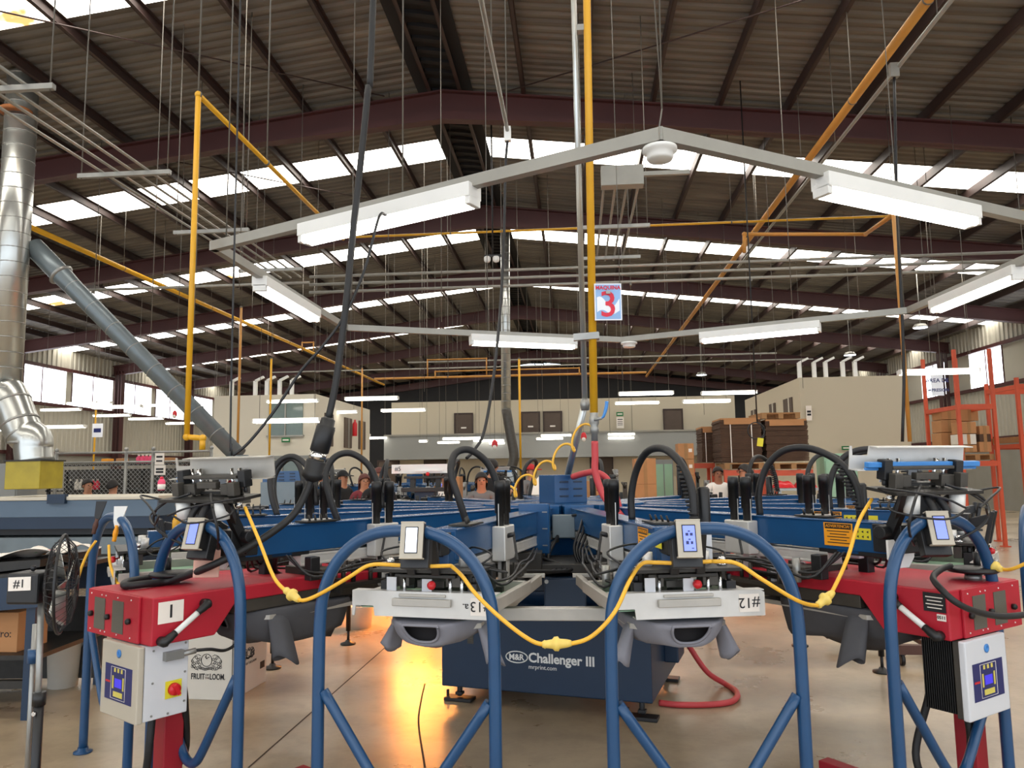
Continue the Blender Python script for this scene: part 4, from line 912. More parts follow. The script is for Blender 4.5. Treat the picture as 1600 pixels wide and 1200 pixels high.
# grey conduit with box and cable near the middle
e = P(793, 205, 4.5); s_ = Vector((e.x, 2.0, e.z))
cm = thing('overhead_conduit', 'grey overhead conduit ending in a small box with a hanging black cable', 'conduit', e)
q = MB(); q.cyl(s_-e, (0, 0, 0), .012, n=8); q.build('conduit_run', 'conduit', cm)
q = MB(); q.box((0, 0, -.02), (.04, .04, .09)); q.build('outlet_box', 'white_enamel', cm)
for yy in (-.05, -.9):
    q = MB(); q.cyl((0, yy, 0), (0, yy, zroof(e.x)+.18-e.z), .004, n=6); q.build('hanger_rod', 'rod', cm)
q = MB(); q.tube([Vector((0, 0, -.05))]+[P(*p)-e for p in ((790, 260, 4.5), (787, 380, 4.45), (781, 490, 4.35), (771, 590, 4.25), (757, 672, 4.15), (742, 702, 4.05), (729, 716, 3.98))], .0085, 8, 6); q.build('drop_cable', 'rubber', cm)
a = P(1410, 690, 8.9); b = P(1397, 118, 8.9)
rc = thing('overhead_conduit', 'black drop cable with white junction box beside the right upright pipe', 'conduit', b)
q = MB(); q.tube([Vector((0, 0, 0)), P(1402, 330, 8.9)-b, P(1412, 560, 8.9)-b, a-b], .018, 8, 4); q.build('drop_cable', 'rubber', rc)
q = MB(); q.box((0, 0, .06), (.1, .07, .17)); q.build('junction_box', 'conduit', rc)
q = MB(); q.cyl((.05, -4, .1), (.05, 9, .1), .025, n=8); q.build('conduit_run', 'conduit', rc)
for yy in (-1.0, 2.2, 7):
    q = MB(); q.cyl((.05, yy, .1), (.05, yy, zroof(b.x)+.18-b.z), .006, n=6); q.build('hanger_rod', 'rod', rc)
# yellow signal cord running from head to head, with inline plugs
def ycord(label, pts, plug, name='signal_cable'):
    ps = [P(*p) for p in pts]; t = thing(name, label, 'cable', min(ps, key=lambda p: p.z)); o = Vector(t.location)
    q = MB(); q.tube([p-o for p in ps], .0075, 8, 6); q.build('cord_run', 'yellow_cord', t)
    if plug:
        a, b = P(*plug[0]), P(*plug[1]); d = b-a; L = d.length
        q = MB(); q.lathe([(.01, 0), (.015, L*.1), (.013, L*.12), (.016, L*.35), (.024, L*.42), (.025, L*.55), (.017, L*.6), (.014, L*.85), (.01, L)], a-o, d, 14); q.build('inline_plug', 'yellow_plug', t)
    return t
F = 2.93
G = 2.76
ycord('yellow cord hanging between the left raised head and the #13 head', [(383, 793, 3.3), (405, 845, 3.2), (428, 902, 3.1), (450, 926, 3.05), (462, 934, 3.03), (475, 938, 3.0), (500, 928, 2.97), (545, 902, 2.93), (578, 883, F), (620, 883, F), (660, 885, F), (705, 884, F)], ((445, 921, 3.06), (468, 938, 3.02)))
ycord('yellow cord sagging between the two front heads in front of the base', [(705, 884, F), (722, 900, 2.88), (745, 930, 2.8), (785, 968, G), (825, 998, G), (850, 1007, G), (890, 1006, G), (925, 994, G), (960, 957, G), (985, 905, 2.86), (1003, 881, F), (1025, 879, F), (1060, 880, F), (1112, 877, F)], ((847, 1007, G), (893, 1005, G)))
ycord('yellow cord hanging between the #12 head and the right raised head', [(1112, 877, F), (1150, 880, 2.9), (1190, 905, 2.86), (1245, 938, 2.9), (1275, 946, 3.05), (1290, 940, 3.08), (1305, 915, 3.12), (1325, 870, 3.2), (1342, 815, 3.3), (1362, 780, 3.38)], ((1277, 947, 3.06), (1302, 925, 3.1)))
ycord('yellow cord with plug leaving the right edge beside the handwheel', [(1552, 884, 3.55), (1570, 890, 3.5), (1590, 886, 3.45), (1625, 868, 3.4)], ((1545, 882, 3.56), (1566, 890, 3.5)))
ycord('yellow cord looping below the far left guard rail', [(170, 852, 4.0), (172, 880, 3.95), (180, 905, 3.9), (192, 917, 3.8), (215, 915, 3.6)], None)
ycord('thin yellow cord behind the far left guard rail', [(150, 845, 4.2), (138, 862, 4.2), (128, 885, 4.2), (122, 905, 4.2)], None)
# coiled yellow air line from the valve
cps = []
for k in range(0, 97):
    t = k/96; px = 918-(918-783)*t; base_ = P(px, 668+108*t, 5.2+.3*t)
    cps.append(base_+Vector((.035*math.cos(2*PI*4.5*t), .03*math.sin(2*PI*4.5*t), .055*math.sin(2*PI*4.5*t)-.05*math.sin(PI*t))))
q = MB(); q.tube(cps, .0085, 6); world_build(q, 'coiled_air_line', 'yellow_cord', 'loosely coiled yellow air line hanging from the valve to the left', 'hose')
cord('wheel_cable', 'rubber', 'black hose looping round the front corner of the right red dryer', 'hose', [P(1485, 884, 3.58), P(1470, 890, 3.5), P(1458, 902, 3.36), P(1468, 918, 3.22), P(1495, 942, 3.17), P(1530, 957, 3.24), P(1570, 963, 3.32), P(1615, 957, 3.4), P(1640, 940, 3.5)], .013)
# red hose on the floor
cord('floor_hose', 'red_hose', 'red hose curving over the floor behind the press base', 'hose', [P(1062, 985, 5.7), P(1080, 1015, 5.75), P(1105, 1050, 5.75)]+[PZ(*p, .02) for p in ((1132, 1068), (1148, 1078), (1152, 1088), (1140, 1097), (1105, 1101), (1060, 1101), (1030, 1098))], .02)
# ------------------------------------------------------------------ conduit bundles and trays
def bundle(name, label, xs, z, y0, y1, struts, r=.022):
    o = Vector((sum(xs)/len(xs), y0, z)); t = thing(name, label, 'conduit', o)
    for x in xs:
        q = MB(); q.cyl(Vector((x, y0, z))-o, Vector((x, y1, z))-o, r, n=8); q.build('conduit_run', 'conduit', t)
    for y in struts:
        q = MB(); q.box((0, y-y0, -r-.025), (max(xs)-min(xs)+.55, .05, .05)); st = q.build('strut', 'zinc', t)
        for sx in (-1, 1):
            x = o.x+sx*((max(xs)-min(xs))/2+.24)
            q = MB(); q.cyl((x-o.x, y-y0, -.08), (x-o.x, y-y0, zroof(x)+.18-z), .007, n=6); q.build('strut_rod', 'rod', st)
    return t
bundle('conduit_bundle', 'bundle of four grey conduits running along the hall at upper left', [-5.3, -5.12, -4.94, -4.76], 5.0, 4.5, 12.9, (6.05, 8.0, 10.1, 12.2), .016)
cbx = bundle('conduit_bundle', 'bundle of four conduits dropping from a grey box right of the yellow air pipe', [.42, .56, .70, .84], 5.0, 9.0, 12.5, (10.6, 12.2), .016)
q = MB(); q.box((0, -.06, .03), (.5, .16, .24)); q.box((.5, -.05, .06), (.6, .05, .05)); q.build('pull_box', 'conduit', cbx)
def cross_tray(label, x0, x1, y, z, n, hang):
    o = Vector((x0, y, z)); t = thing('cable_tray', label, 'cable tray', o)
    for k in range(n):
        q = MB(); q.cyl((0, 0, -.14*k), (x1-x0, 0, -.14*k), .026, n=8); q.build('conduit_run', 'conduit', t)
    for x in hang:
        q = MB(); q.cyl((x-x0, .04, -.14*n), (x-x0, .04, zroof(x)+.18-z), .007, n=6); q.box((x-x0, .0, -.14*n+.1), (.03, .07, .04)); q.build('hanger_rod', 'rod', t)
cross_tray('pair of grey conduits crossing the hall below the second frame', -4.6, 9, 12.9, 5.0, 3, (-3.2, -1.2, 1.0, 3.0, 5.4, 7.4))
cross_tray('single pale conduit crossing at far left beside the ducts', -9.0, -4.6, 12.9, 4.9, 1, (-8.6, -7.0, -5.6))
cross_tray('thin conduit crossing low in front of the far gable', -5.5, 6.5, 25, 5.2, 1, (-4, -1.5, 1, 3.5, 6))
cross_tray('pale conduit crossing under the fifth frame', -12, 9, 29.5, 5.6, 1, (-9, -6, -3, 0, 3, 6))
for k, (px, py, y) in enumerate(((770, 405, 13.4),)):
    c = P(px, py, y); t = thing('camera_cluster', 'pair of small white dome cameras hanging from the roof', 'security camera', c)
    q = MB(); q.cyl((0, 0, .05), (0, 0, zroof(c.x)+.22-c.z), .015, n=8); q.box((0, 0, .06), (.3, .05, .04)); q.build('camera_pole', 'black', t)
    for dx in (-.1, .06):
        q = MB(); q.lathe([(.05, .05), (.06, .03), (.06, -.02), (.045, -.05), (.001, -.065)], (dx, 0, 0), n=14); q.build('dome', 'white_enamel', t)
# loose hanger wires that carry nothing visible are part of the roof
for k, (px, y) in enumerate(((236, 9), (303, 11.5), (372, 9.5), (150, 16), (520, 17), (663, 15.5), (700, 16), (860, 17), (975, 17.5), (1045, 19), (1210, 14), (1250, 20), (1330, 18), (1345, 17), (1460, 16), (1240, 9.8), (690, 10), (1510, 22), (640, 24), (720, 25), (1095, 24))):
    a = P(px, 520, y); m = MB(); zb = 3.2+(k % 5)*.35; m.cyl((a.x, y, zb), (a.x, y, zroof(a.x)+.22), .006, n=5)
    trim(m, 'rod', 'thin hanger wire from the roof, wire %s' % 'ABCDEFGHIJKLMNOPQRSTUVWXYZ'[k], 'wire')
# ------------------------------------------------------------------ rows of hanging fluorescent lights
def hang_light(px0, px1, py, Y, label, yaw=0., name='fluorescent_light'):
    a, b = P(px0, py, Y), P(px1, py, Y); c = (a+b)/2; L = (b-a).length
    t = thing(name, label, 'ceiling light', c, yaw, 'fluorescent lights hung in rows over the far work area')
    q = MB(); q.bar((-L/2, 0, .045), (L/2, 0, .045), .09, .05)
    for sg_ in (-1, 1): q._add([(-L/2, sg_*.045, .03), (L/2, sg_*.045, .03), (L/2, sg_*.13, .06), (-L/2, sg_*.13, .06)], [(0, 1, 2, 3)])
    for sg_ in (-1, 1): q.box((sg_*L/2, 0, .02), (.02, .16, .07))
    q.build('housing', 'white_enamel', t)
    for sg_ in (-1, 1):
        q = MB(); q.cyl((-L/2+.02, sg_*.045, 0), (L/2-.02, sg_*.045, 0), .02, n=8); q.build('light_tube', 'tube_light', t)
    for sg_ in (-1, 1):
        q = MB(); q.cyl((sg_*L*.42, 0, .05), (sg_*L*.42, 0, zroof(c.x)+.22-c.z), .005, n=5); q.build('hanger_rod', 'rod', t)
LIGHTS = [(62, 133, 668), (-62, 11, 673), (65, 126, 641), (106, 174, 631), (145, 221, 637), (147, 203, 650), (202, 255, 655), (260, 306, 662), (222, 278, 634),
          (330, 378, 663), (335, 353, 668), (418, 497, 628), (397, 500, 659), (365, 420, 675), (493, 558, 645), (536, 568, 655), (540, 622, 624), (596, 665, 642),
          (530, 578, 681), (561, 605, 685), (655, 668, 690), (684, 718, 692), (692, 754, 686), (740, 788, 689), (764, 789, 693), (838, 880, 686), (845, 893, 681),
          (950, 992, 679), (950, 991, 685), (967, 1052, 616), (1096, 1182, 615), (961, 1030, 630.5), (1067, 1141, 628), (1405, 1528, 583)]
for k, (x0, x1, y) in enumerate(LIGHTS):
    wd = x1-x0; Y = min(28, max(11.5, 1.22*1200/max(wd, 46)))
    if 400 < x0 < 500 and wd > 90: Y = 14
    near = ['far fluorescent light %s' % w_ for w_ in ('by the left wall', 'in front of the left office box', 'left of the central duct', 'right of the central duct', 'before the right office box')]
    zone = 0 if x0 < 310 else 1 if x0 < 520 else 2 if x0 < 790 else 3 if x0 < 1060 else 4
    same = [i for i, l in enumerate(LIGHTS) if (0 if l[0] < 310 else 1 if l[0] < 520 else 2 if l[0] < 790 else 3 if l[0] < 1060 else 4) == zone]
    o_ = ('first', 'second', 'third', 'fourth', 'fifth', 'sixth', 'seventh', 'eighth', 'ninth', 'tenth', 'eleventh', 'twelfth', 'thirteenth', 'fourteenth', 'fifteenth')
    rank = sorted(same, key=lambda i: LIGHTS[i][0]).index(k)
    hang_light(x0, x1, y, Y+(k % 4)*.8, near[zone]+', '+o_[rank]+' from its left', .0)
for px, py, y, lb in ((1096, 586, 30, 'round white high-bay lamp nearest the middle'), (1328, 555, 27, 'middle one of three round high-bay lamps'), (1438, 512, 22, 'rightmost round white high-bay lamp')):
    c = P(px, py, y); t = thing('highbay_lamp', lb, 'ceiling light', c)
    q = MB(); q.lathe([(.03, .12), (.14, .1), (.2, .02), (.2, 0)], n=20); q.cyl((0, 0, .1), (0, 0, zroof(c.x)+.19-c.z), .012, n=6); q.build('lamp_housing', 'conduit', t)
    q = MB(); q.lathe([(.001, -.006), (.18, -.006), (.19, -.002)], n=20); q.build('lamp_lens', 'led_white', t)
# ================================================================== things on the floor at the left
FP = (-PI/2)
dY = 10.3
# tunnel dryer under the spiral duct
a, b = P(-70, 775, dY), P(246, 775, dY)
td = thing('tunnel_dryer', 'long steel-blue tunnel dryer below the spiral duct and yellow collar', 'conveyor dryer', ((a.x+b.x)/2, dY+.6, 0)); W_ = b.x-a.x
zt_, zs, zb_, zl, zl0 = 1.235, 1.0, .84, .72, .48
q = MB(); q.box((0, 0, (zt_+zs)/2), (W_, 1.2, zt_-zs)); dk = q.build('oven_body', 'steel_blue', td, bevel=.01)
q = MB(); q.box((0, 0, (zs+zb_)/2), (W_, 1.18, zs-zb_)); q.build('lower_band', 'dark_blue', td)
q = MB(); q.box((.2, .0, zt_+.025), (W_-.35, 1.24, .05)); q.build('oven_lid', 'wall_white', td, bevel=.01)
q = MB(); q.box((-.1, .1, .79), (W_-.3, .9, .1)); q.build('conveyor_gap', 'black', td)
q = MB(); q.box((-.15, .02, (zl+zl0)/2), (W_-.3, 1.1, zl-zl0)); q.build('lower_chassis', 'duct_grey', td, bevel=.01)
q = MB(); q.box((-.2, .1, .26), (W_-.5, .8, .46)); q.build('dark_fill_panel', 'black', td)  # added black panel that darkens the space under the dryer
for x in (-W_/2+.3, 0, W_/2-.4):
    q = MB(); q.box((x, 0, .21), (.08, .9, .42)); q.box((x, 0, .02), (.16, 1.0, .04)); q.build('leg', 'dark_blue', td)
c = P(92, 768, dY); q = MB(); q.box((c.x-td.location.x, -.62, zt_+.02), (.26, .08, .13)); q.build('latch_box', 'dark_blue', td)
# grey cabinet behind the dryer at the frame edge
c = P(5, 745, 12.4); t = thing('steel_cabinet', 'pale grey steel cabinet behind the yellow duct collar', 'cabinet', (c.x-.15, 12.6, 0))
q = MB(); q.box((0, 0, .9), (.9, .5, 1.8)); q.build('cabinet_body', 'wall_grey', t, bevel=.01)
for x in (-.22, .22):
    q = MB(); q.box((x, -.26, .9), (.42, .02, 1.7)); d = q.build('door', 'wall_grey', t, bevel=.004); q = MB(); q.box((x*.3, -.28, .95), (.02, .03, .14)); q.build('handle', 'zinc', d)
# out-feed of a blue conveyor in front of it
c = P(30, 930, 5.2)
cv = thing('conveyor_table', 'blue sided conveyor table with dark belt behind the fan motor', 'conveyor', (c.x-.05, 5.3, 0), math.radians(4))
for y in (-.485, .485): q = MB(); q.prism([(-.9, .62), (.45, .72), (.45, .93), (-.9, .80)], 1, y-.015, y+.015); q.build('side_panel', 'dark_blue', cv)
q = MB(); q.prism([(-.9, .79), (.47, .92), (.47, .95), (-.9, .82)], 1, -.46, .46); q.prism([(-.9, .83), (.3, .95), (.3, 1.0), (-.9, .94)], 1, -.3, .46); q.build('belt', 'dark_metal', cv)
for x in (-.8, .35):
    for y in (-.42, .42): q = MB(); q.box((x, y, .36), (.06, .06, .72)); q.build('leg', 'dark_blue', cv)
q = MB(); q.box((-.22, 0, .38), (1.2, .8, .03)); q.box((-.22, -.42, .22), (1.2, .05, .05)); q.box((-.22, .4, .35), (1.2, .03, .6)); q.build('lower_shelf', 'dark_metal', cv)  # shelf coloured dark and back panel added to darken the space below
o = Vector(cv.location)
def fab(u, v):
    x = -.85+1.25*u; y = -.32+.6*v
    return Vector((x, y, .965+.075*u+.045*math.sin(9*u+4*v)*math.sin(5*v+2*u)+.03*math.sin(23*u)*v))
q = MB(); q.grid(fab, 40, 16); q.xf(Matrix.Rotation(math.radians(4), 4, 'Z')); fb = q.build('printed_cloth', 'paper', None, o, solid=.004); tag(fb, 'crumpled white printed cloth lying on the dark conveyor belt', 'cloth')
for k, (u, v, m) in enumerate(((.82, .3, 'green_tape'), (.9, .25, 'sign_red'), (.78, .5, 'warn_orange'), (.86, .6, 'ink'))):
    q = MB(); c = fab(u, v)+Vector((0, 0, .008)); q.lathe([(.035, 0), (.04, .003), (.001, .004)], c, (0, 0, 1), 7); q.xf(Matrix.Rotation(math.radians(4), 4, 'Z')); r = q.build('print_mark', m, fb)
c = P(8, 970, 5.1); t = thing('brown_carton', 'orange brown carton with handwriting on the shelf below the conveyor', 'box', (c.x+.02, 5.15, .395))
q = MB(); q.box((0, 0, .13), (.3, .3, .26)); q.build('carton_body', 'carton', t, bevel=.004); text('handwriting', 'Pro:', .07, 'ink', t, (.05, -.152, .12), (PI/2, 0, 0))
# pedestal fan seen edge-on
fc = P(97, 912, 2.95); fn_ = thing('pedestal_fan', 'black pedestal fan seen edge-on with a paper #1 on its motor', 'fan', (fc.x-.07, 2.95, 0))
hd = math.radians(4); cx_ = .07; R_ = .19; o = Vector((cx_, 0, fc.z))
Mx = Matrix.Translation(o) @ Matrix.Rotation(math.radians(27), 4, 'Z')
for nm, sgn in (('front_cage', 1), ('rear_cage', -1)):
    q = MB()
    for k in range(40):
        th = 2*PI*k/40; q.tube([Vector((sgn*dx, r*math.cos(th), r*math.sin(th))) for dx, r in ((.052, .02), (.05, .09), (.036, .15), (.0, R_))], .0014, 4)
    for r, dx in ((.05, .052), (.1, .048), (.15, .036)):
        q.tube([Vector((sgn*dx, r*math.cos(2*PI*k/32), r*math.sin(2*PI*k/32))) for k in range(33)], .0014, 4, cap=False)
    q.lathe([(.03, .05), (.03, .056), (.001, .057)], (0, 0, 0), (sgn, 0, 0), 14); q.xf(Mx); q.build(nm, 'black', fn_)
q = MB(); q.tube([Vector((0, R_*math.cos(2*PI*k/40), R_*math.sin(2*PI*k/40))) for k in range(41)], .006, 6, cap=False); q.xf(Mx); q.build('cage_rim', 'black', fn_)
for k in range(3):
    q = MB(); A = 2*PI*k/3
    q.grid(lambda u, v, A=A: Vector(((v-.5)*.04, (.03+.13*u)*math.cos(A+(v-.5)*1.0), (.03+.13*u)*math.sin(A+(v-.5)*1.0))), 6, 6); q.xf(Mx); q.build('fan_blade', 'duct_metal', fn_, solid=.002)
mo = P(45, 918, 2.93)-Vector(fn_.location)
q = MB(); q.box((mo.x, 0, mo.z), (.13, .12, .12)); q.cyl((mo.x+.05, 0, mo.z), (cx_-.04, 0, mo.z+.01), .035); q.cyl((mo.x, 0, mo.z+.06), (mo.x, 0, mo.z+.085), .01); q.build('motor_housing', 'black', fn_, bevel=.012)
q = MB(); q.box((mo.x-.008, -.062, mo.z+.02), (.092, .002, .052), (0, math.radians(-2), 0)); q.build('number_paper', 'paper', fn_)
text('number_lettering', '#1', .045, 'ink', fn_, (mo.x-.008, -.0645, mo.z+.02), (PI/2, 0, 0))
pl_ = P(64, 1040, 2.95)-Vector(fn_.location)
q = MB(); q.cyl((pl_.x, 0, .5), (mo.x+.04, 0, mo.z-.05), .012, n=12); q.build('upper_pole', 'zinc', fn_)
q = MB(); q.cyl((pl_.x, 0, .03), (pl_.x, 0, .7), .018, n=12); q.cyl((pl_.x, 0, .67), (pl_.x, 0, .72), .024); q.build('lower_pole', 'black', fn_)
q = MB(); q.lathe([(.2, 0), (.2, .015), (.05, .035), (.02, .05)], (pl_.x, 0, 0), n=24); q.build('round_base', 'black', fn_)
q = MB(); q.cyl((pl_.x, -.02, P(62, 1115, 2.93).z), (pl_.x, -.03, P(62, 1115, 2.93).z), .008); q.build('height_screw', 'chrome', fn_)
c = P(52, 1025, 3.4); t = thing('steel_rod_stand', 'short chrome rod stand with a blue collar beside the fan pole', 'stand', (c.x, 3.4, 0))
q = MB(); q.cyl((0, 0, .02), (0, 0, c.z+.14), .011, n=12); q.build('rod', 'zinc', t)
q = MB(); q.cyl((0, 0, c.z-.03), (0, 0, c.z+.03), .024); q.build('blue_collar', 'tube_blue', t)
q = MB(); q.lathe([(.12, 0), (.12, .015), (.02, .03)], n=20); q.build('stand_base', 'black', t)
# blue tube stand under the fan (side table frame)
# bucket and carton in the gap
c = PZ(98, 1072, 0); t = thing('white_bucket', 'white plastic bucket on the floor between fan and red dryer', 'bucket', c)
q = MB(); q.lathe([(.1, 0), (.118, .34), (.125, .345), (.125, .36), (.115, .36), (.1, .02)], n=24); q.build('bucket_body', 'carton_white', t)
q = MB(); q.tube([Vector((.123*math.cos(a_), .03, .33-.12*math.sin(a_))) for a_ in [PI*k/12 for k in range(13)]], .004, 6); q.build('bucket_handle', 'zinc', t)
# white garment carton with fruit emblem
cA, cB, cC = PZ(272, 1092, 0), PZ(363, 1095, 0), PZ(412, 1062, 0)
wv = (cB-cA); yaw = math.atan2(wv.y, wv.x)
fw, fd = .47, .50
t = thing('garment_carton', 'white garment carton with fruit emblem behind the left red dryer', 'box', cB, yaw)
q = MB(); q.box((-fw/2, fd/2, .29), (fw, fd, .58)); q.build('carton_body', 'carton_white', t, bevel=.004)
q = MB(); q.box((-.006, -.001, .29), (.004, .004, .57)); q.box((.001, fd*.25, .29), (.002, .004, .4)); q.build('carton_seam', 'ink', t)
def emblem(parent, M):
    rnd = random.Random(3); q = MB()
    def ring(cx, cy, rx, ry, n=14, r=.0016): q.tube([M @ Vector((cx+rx*math.cos(2*PI*k/n), 0, cy+ry*math.sin(2*PI*k/n))) for k in range(n+1)], r, 4, cap=False)
    ring(.0, .012, .040, .042, 22, .0022)
    q.tube([M @ Vector(p) for p in ((.0, 0, .022), (-.008, 0, .034), (-.002, 0, .045))], .003, 5)
    q.tube([M @ Vector(p) for p in ((.0, 0, .02), (.015, 0, .034), (.022, 0, .032))], .0022, 5)
    for k in range(26):
        s = -1 if k < 13 else 1; j = k % 13
        ring(s*(.05+.014*(j % 5)), -.035+.018*(j//3)-.004*(j % 5), .0085, .0085)
    for k in range(9): ring(-.045+.0115*k, -.045+.004*math.cos(k), .009, .008)
    for s in (-1, 1):
        q.tube([M @ Vector((s*x_, 0, z_)) for x_, z_ in ((.045, .04), (.06, .05), (.075, .046), (.088, .04), (.1, .026), (.112, .012), (.106, -.006), (.112, -.02), (.098, -.038), (.08, -.05), (.06, -.056))], .0018, 5)
    q.build('fruit_emblem', 'ink', parent)
emblem(t, Matrix.Translation((-.2, -.002, .255)))
text('carton_lettering', 'FRUIT', .055, 'ink', t, (-.262, -.002, .155), (PI/2, 0, 0), sx=.72, off=.001); text('carton_lettering', 'LOOM.', .055, 'ink', t, (-.115, -.002, .155), (PI/2, 0, 0), sx=.68, off=.001)
text('carton_lettering', 'OF', .02, 'ink', t, (-.192, -.002, .167), (PI/2, 0, 0)); text('carton_lettering', 'THE', .02, 'ink', t, (-.192, -.002, .147), (PI/2, 0, 0))
emblem(t, Matrix.Translation((.002, .22, .27)) @ Matrix.Rotation(PI/2, 4, 'Z') @ Matrix.Scale(.7, 4))
q = MB()
for k in range(9): q.box((.001, .40+.008*k, .14), (.002, .003+.002*(k % 3), .05))
q.build('bar_code', 'ink', t)
text('carton_lettering', 'FRUIT OF THE LOOM', .024, 'ink', t, (.002, .22, .2), (PI/2, 0, PI/2))
# glowing rear flash dryer, added hidden fill heater, lit bucket
def heater(x, y, ang, label, m, lean=0):
    t = thing('flash_dryer', label, 'flash dryer', (x, y, 0), ang)
    q = MB(); q.box((0, 0, 1.0), (.75, .6, .1)); q.build('red_housing', 'red_paint', t, bevel=.008)
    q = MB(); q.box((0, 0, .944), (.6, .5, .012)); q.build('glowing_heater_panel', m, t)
    q = MB(); q.box((.42, 0, .5), (.08, .08, 1.0)); q.build('post', 'red_dark', t)
    q = MB(); q.box((.2, 0, .03), (.8, .5, .05)); q.build('post_base', 'red_dark', t)
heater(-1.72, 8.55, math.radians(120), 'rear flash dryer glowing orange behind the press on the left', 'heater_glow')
heater(.55, 9.6, math.radians(90), 'added hidden heater behind the press base that tints the floor orange', 'heater_fill')  # added unseen heater, only there to throw warm light on the floor
c = PZ(561, 980, 0); t = thing('white_bucket', 'white bucket lit orange on the floor left behind the press', 'bucket', c)
q = MB(); q.lathe([(.12, 0), (.14, .2), (.145, .22), (.135, .22), (.115, .02)], n=20); q.build('bucket_body', 'carton_white', t)
# screed of the dolly at right
c = PZ(1452, 1040, 0); t = thing('steel_dolly', 'low brown steel dolly with caster beyond the right red dryer', 'dolly', (c.x, c.y, 0), math.radians(-3))
for y, ln in ((0, .75), (.55, 1.1)):
    q = MB(); q.box((.1-(ln-.75)/2, y, .12), (ln, .06, .07)); q.build('dolly_beam', 'brown_steel', t)
q = MB(); q.box((.1, .28, .1), (.06, .6, .04)); q.box((.4, .28, .1), (.06, .6, .04)); q.build('cross_beam', 'brown_steel', t)
for x, y in ((-.2, 0), (.42, 0), (-.35, .55), (.42, .55)):
    q = MB(); q.cyl((x-.015, y, .045), (x+.015, y, .045), .045, n=14); q.box((x, y, .09), (.05, .05, .02)); q.build('caster', 'black', t)
# tools on the far-left head and raised frame
def scraper(px, py0, py1, Y, label, bm, hm, wd=.075):
    a, b = P(px[0], py0, Y), P(px[1], py1, Y); t = thing('ink_scraper', label, 'scraper', b); d = (a-b); L = d.length; d.normalize()
    s = Vector((1, 0, 0))
    q = MB(); z0 = d*L*.42
    vs = [z0-s*.012, z0+s*.012, z0+d*L*.15+s*wd*.32, d*L+s*wd/2, d*L-s*wd/2, z0+d*L*.15-s*wd*.32]; off = Vector((0, .003, 0))
    q._add([v-off for v in vs]+[v+off for v in vs], [(0, 1, 2, 3, 4, 5), (11, 10, 9, 8, 7, 6)]+[(k, 6+k, 6+(k+1) % 6, (k+1) % 6) for k in range(6)]); q.build('scraper_blade', bm, t)
    q = MB(); q.tube([Vector((0, 0, 0)), d*L*.2, d*L*.46], [.011, .014, .01], 8, 3); q.build('scraper_handle', hm, t)
scraper((189, 178), 791, 846, 4.02, 'white plastic scraper with orange handle on the far left head', 'white_enamel', 'warn_orange')
scraper((159, 146), 783, 834, 4.05, 'dark scraper with brown handle on the far left head', 'black', 'brown_steel', .06)
scraper((283, 284), 746, 778, 3.6, 'small blue scraper standing on the left raised plate', 'blue_tool', 'paper', .05)
c = P(252, 766, 4.9); t = thing('pink_bottle', 'pink plastic bottle standing on the press cylinders at left', 'bottle', (c.x, 4.9, c.z))
q = MB(); q.lathe([(.022, 0), (.024, .01), (.024, .055), (.016, .07), (.01, .074)], n=16); q.build('bottle_body', 'pink', t)
q = MB(); q.lathe([(.0245, .005), (.0245, .04)], n=16); q.build('bottle_label', 'paper', t); q = MB(); q.lathe([(.011, .072), (.011, .088), (.001, .089)], n=12); q.build('bottle_cap', 'sign_red', t)
q = MB(); c = P(276, 829, 3.75); q.lathe([(.014, 0), (.022, .008), (.024, .05), (.02, .056), (.02, .07), (.014, .078), (.001, .079)], c, (.05, 0, 1), 14); tag(world_build(q, 'cable_plug', 'yellow_pipe', 'fat yellow plug hanging beside the left pendant', 'plug'), 'fat yellow plug hanging beside the left pendant', 'plug')
q = MB(); q.box(P(323, 880, 3.42), (.11, .05, .125), (0, .05, .5)); world_build(q, 'foam_block', 'peach', 'peach foam block standing on the left red dryer', 'block', bevel=.006)
# louvred blue machine end with steel guard left behind the press
c = P(437, 750, 8.6); t = thing('louvred_cabinet', 'blue louvred cabinet with steel splash guard behind the left arms', 'cabinet', (c.x, 8.8, 0))
z0, z1, zm = P(437, 800, 8.6).z, P(437, 736, 8.6).z, P(437, 753, 8.6).z
q = MB(); q.box((0, 0, z1/2), (.45, .3, z1)); bd = q.build('cabinet_body', 'blue_paint', t, bevel=.006)
for i in range(3):
    for k in range(3): q = MB(); q.box((-.13+.13*i, -.152, z1-.03-.035*k), (.06, .012, .012)); q.build('louver', 'dark_blue', bd)
q = MB(); q.box((.05, -.3, (zm+z0)/2), (.46, .01, zm-z0)); q.bar((.28, -.3, zm), (.28, -.02, zm), .01, .02); q.build('splash_guard', 'duct_grey', t)
q = MB(); q.ball((.1, -.2, z0+.03), (.14, .08, .09)); q.build('waste_cloth', 'carton', t)
# inspection head with #50 board
c = P(655, 733, 9.4); t = thing('press_head', 'distant press head with a white #5 board on its frame', 'machine', (c.x, 9.5, 0))
a, b = P(610, 726, 9.4), P(701, 739, 9.4)
q = MB(); q.box((0, 0, (a.z+b.z)/2), (b.x-a.x, .05, a.z-b.z)); q.box((.1, -.03, b.z+.03), (.36, .02, .02)); q.build('screen_holder_bar', 'white_enamel', t)
text('number_lettering', '#5', .075, 'ink', t, ((a.x-b.x)/2+.08, -.03, (a.z+b.z)/2), (PI/2, 0, 0))
q = MB(); q.box((.05, 0, b.z-.05), (.5, .12, .03)); q.box((-.1, 0, b.z-.12), (.06, .06, .12)); q.box((.22, 0, b.z-.12), (.06, .06, .12)); q.box((.05, 0, b.z-.2), (.55, .2, .05)); q.box((.33, 0, b.z-.1), (.07, .1, .2)); q.build('clamp_head', 'dark_metal', t, bevel=.004)
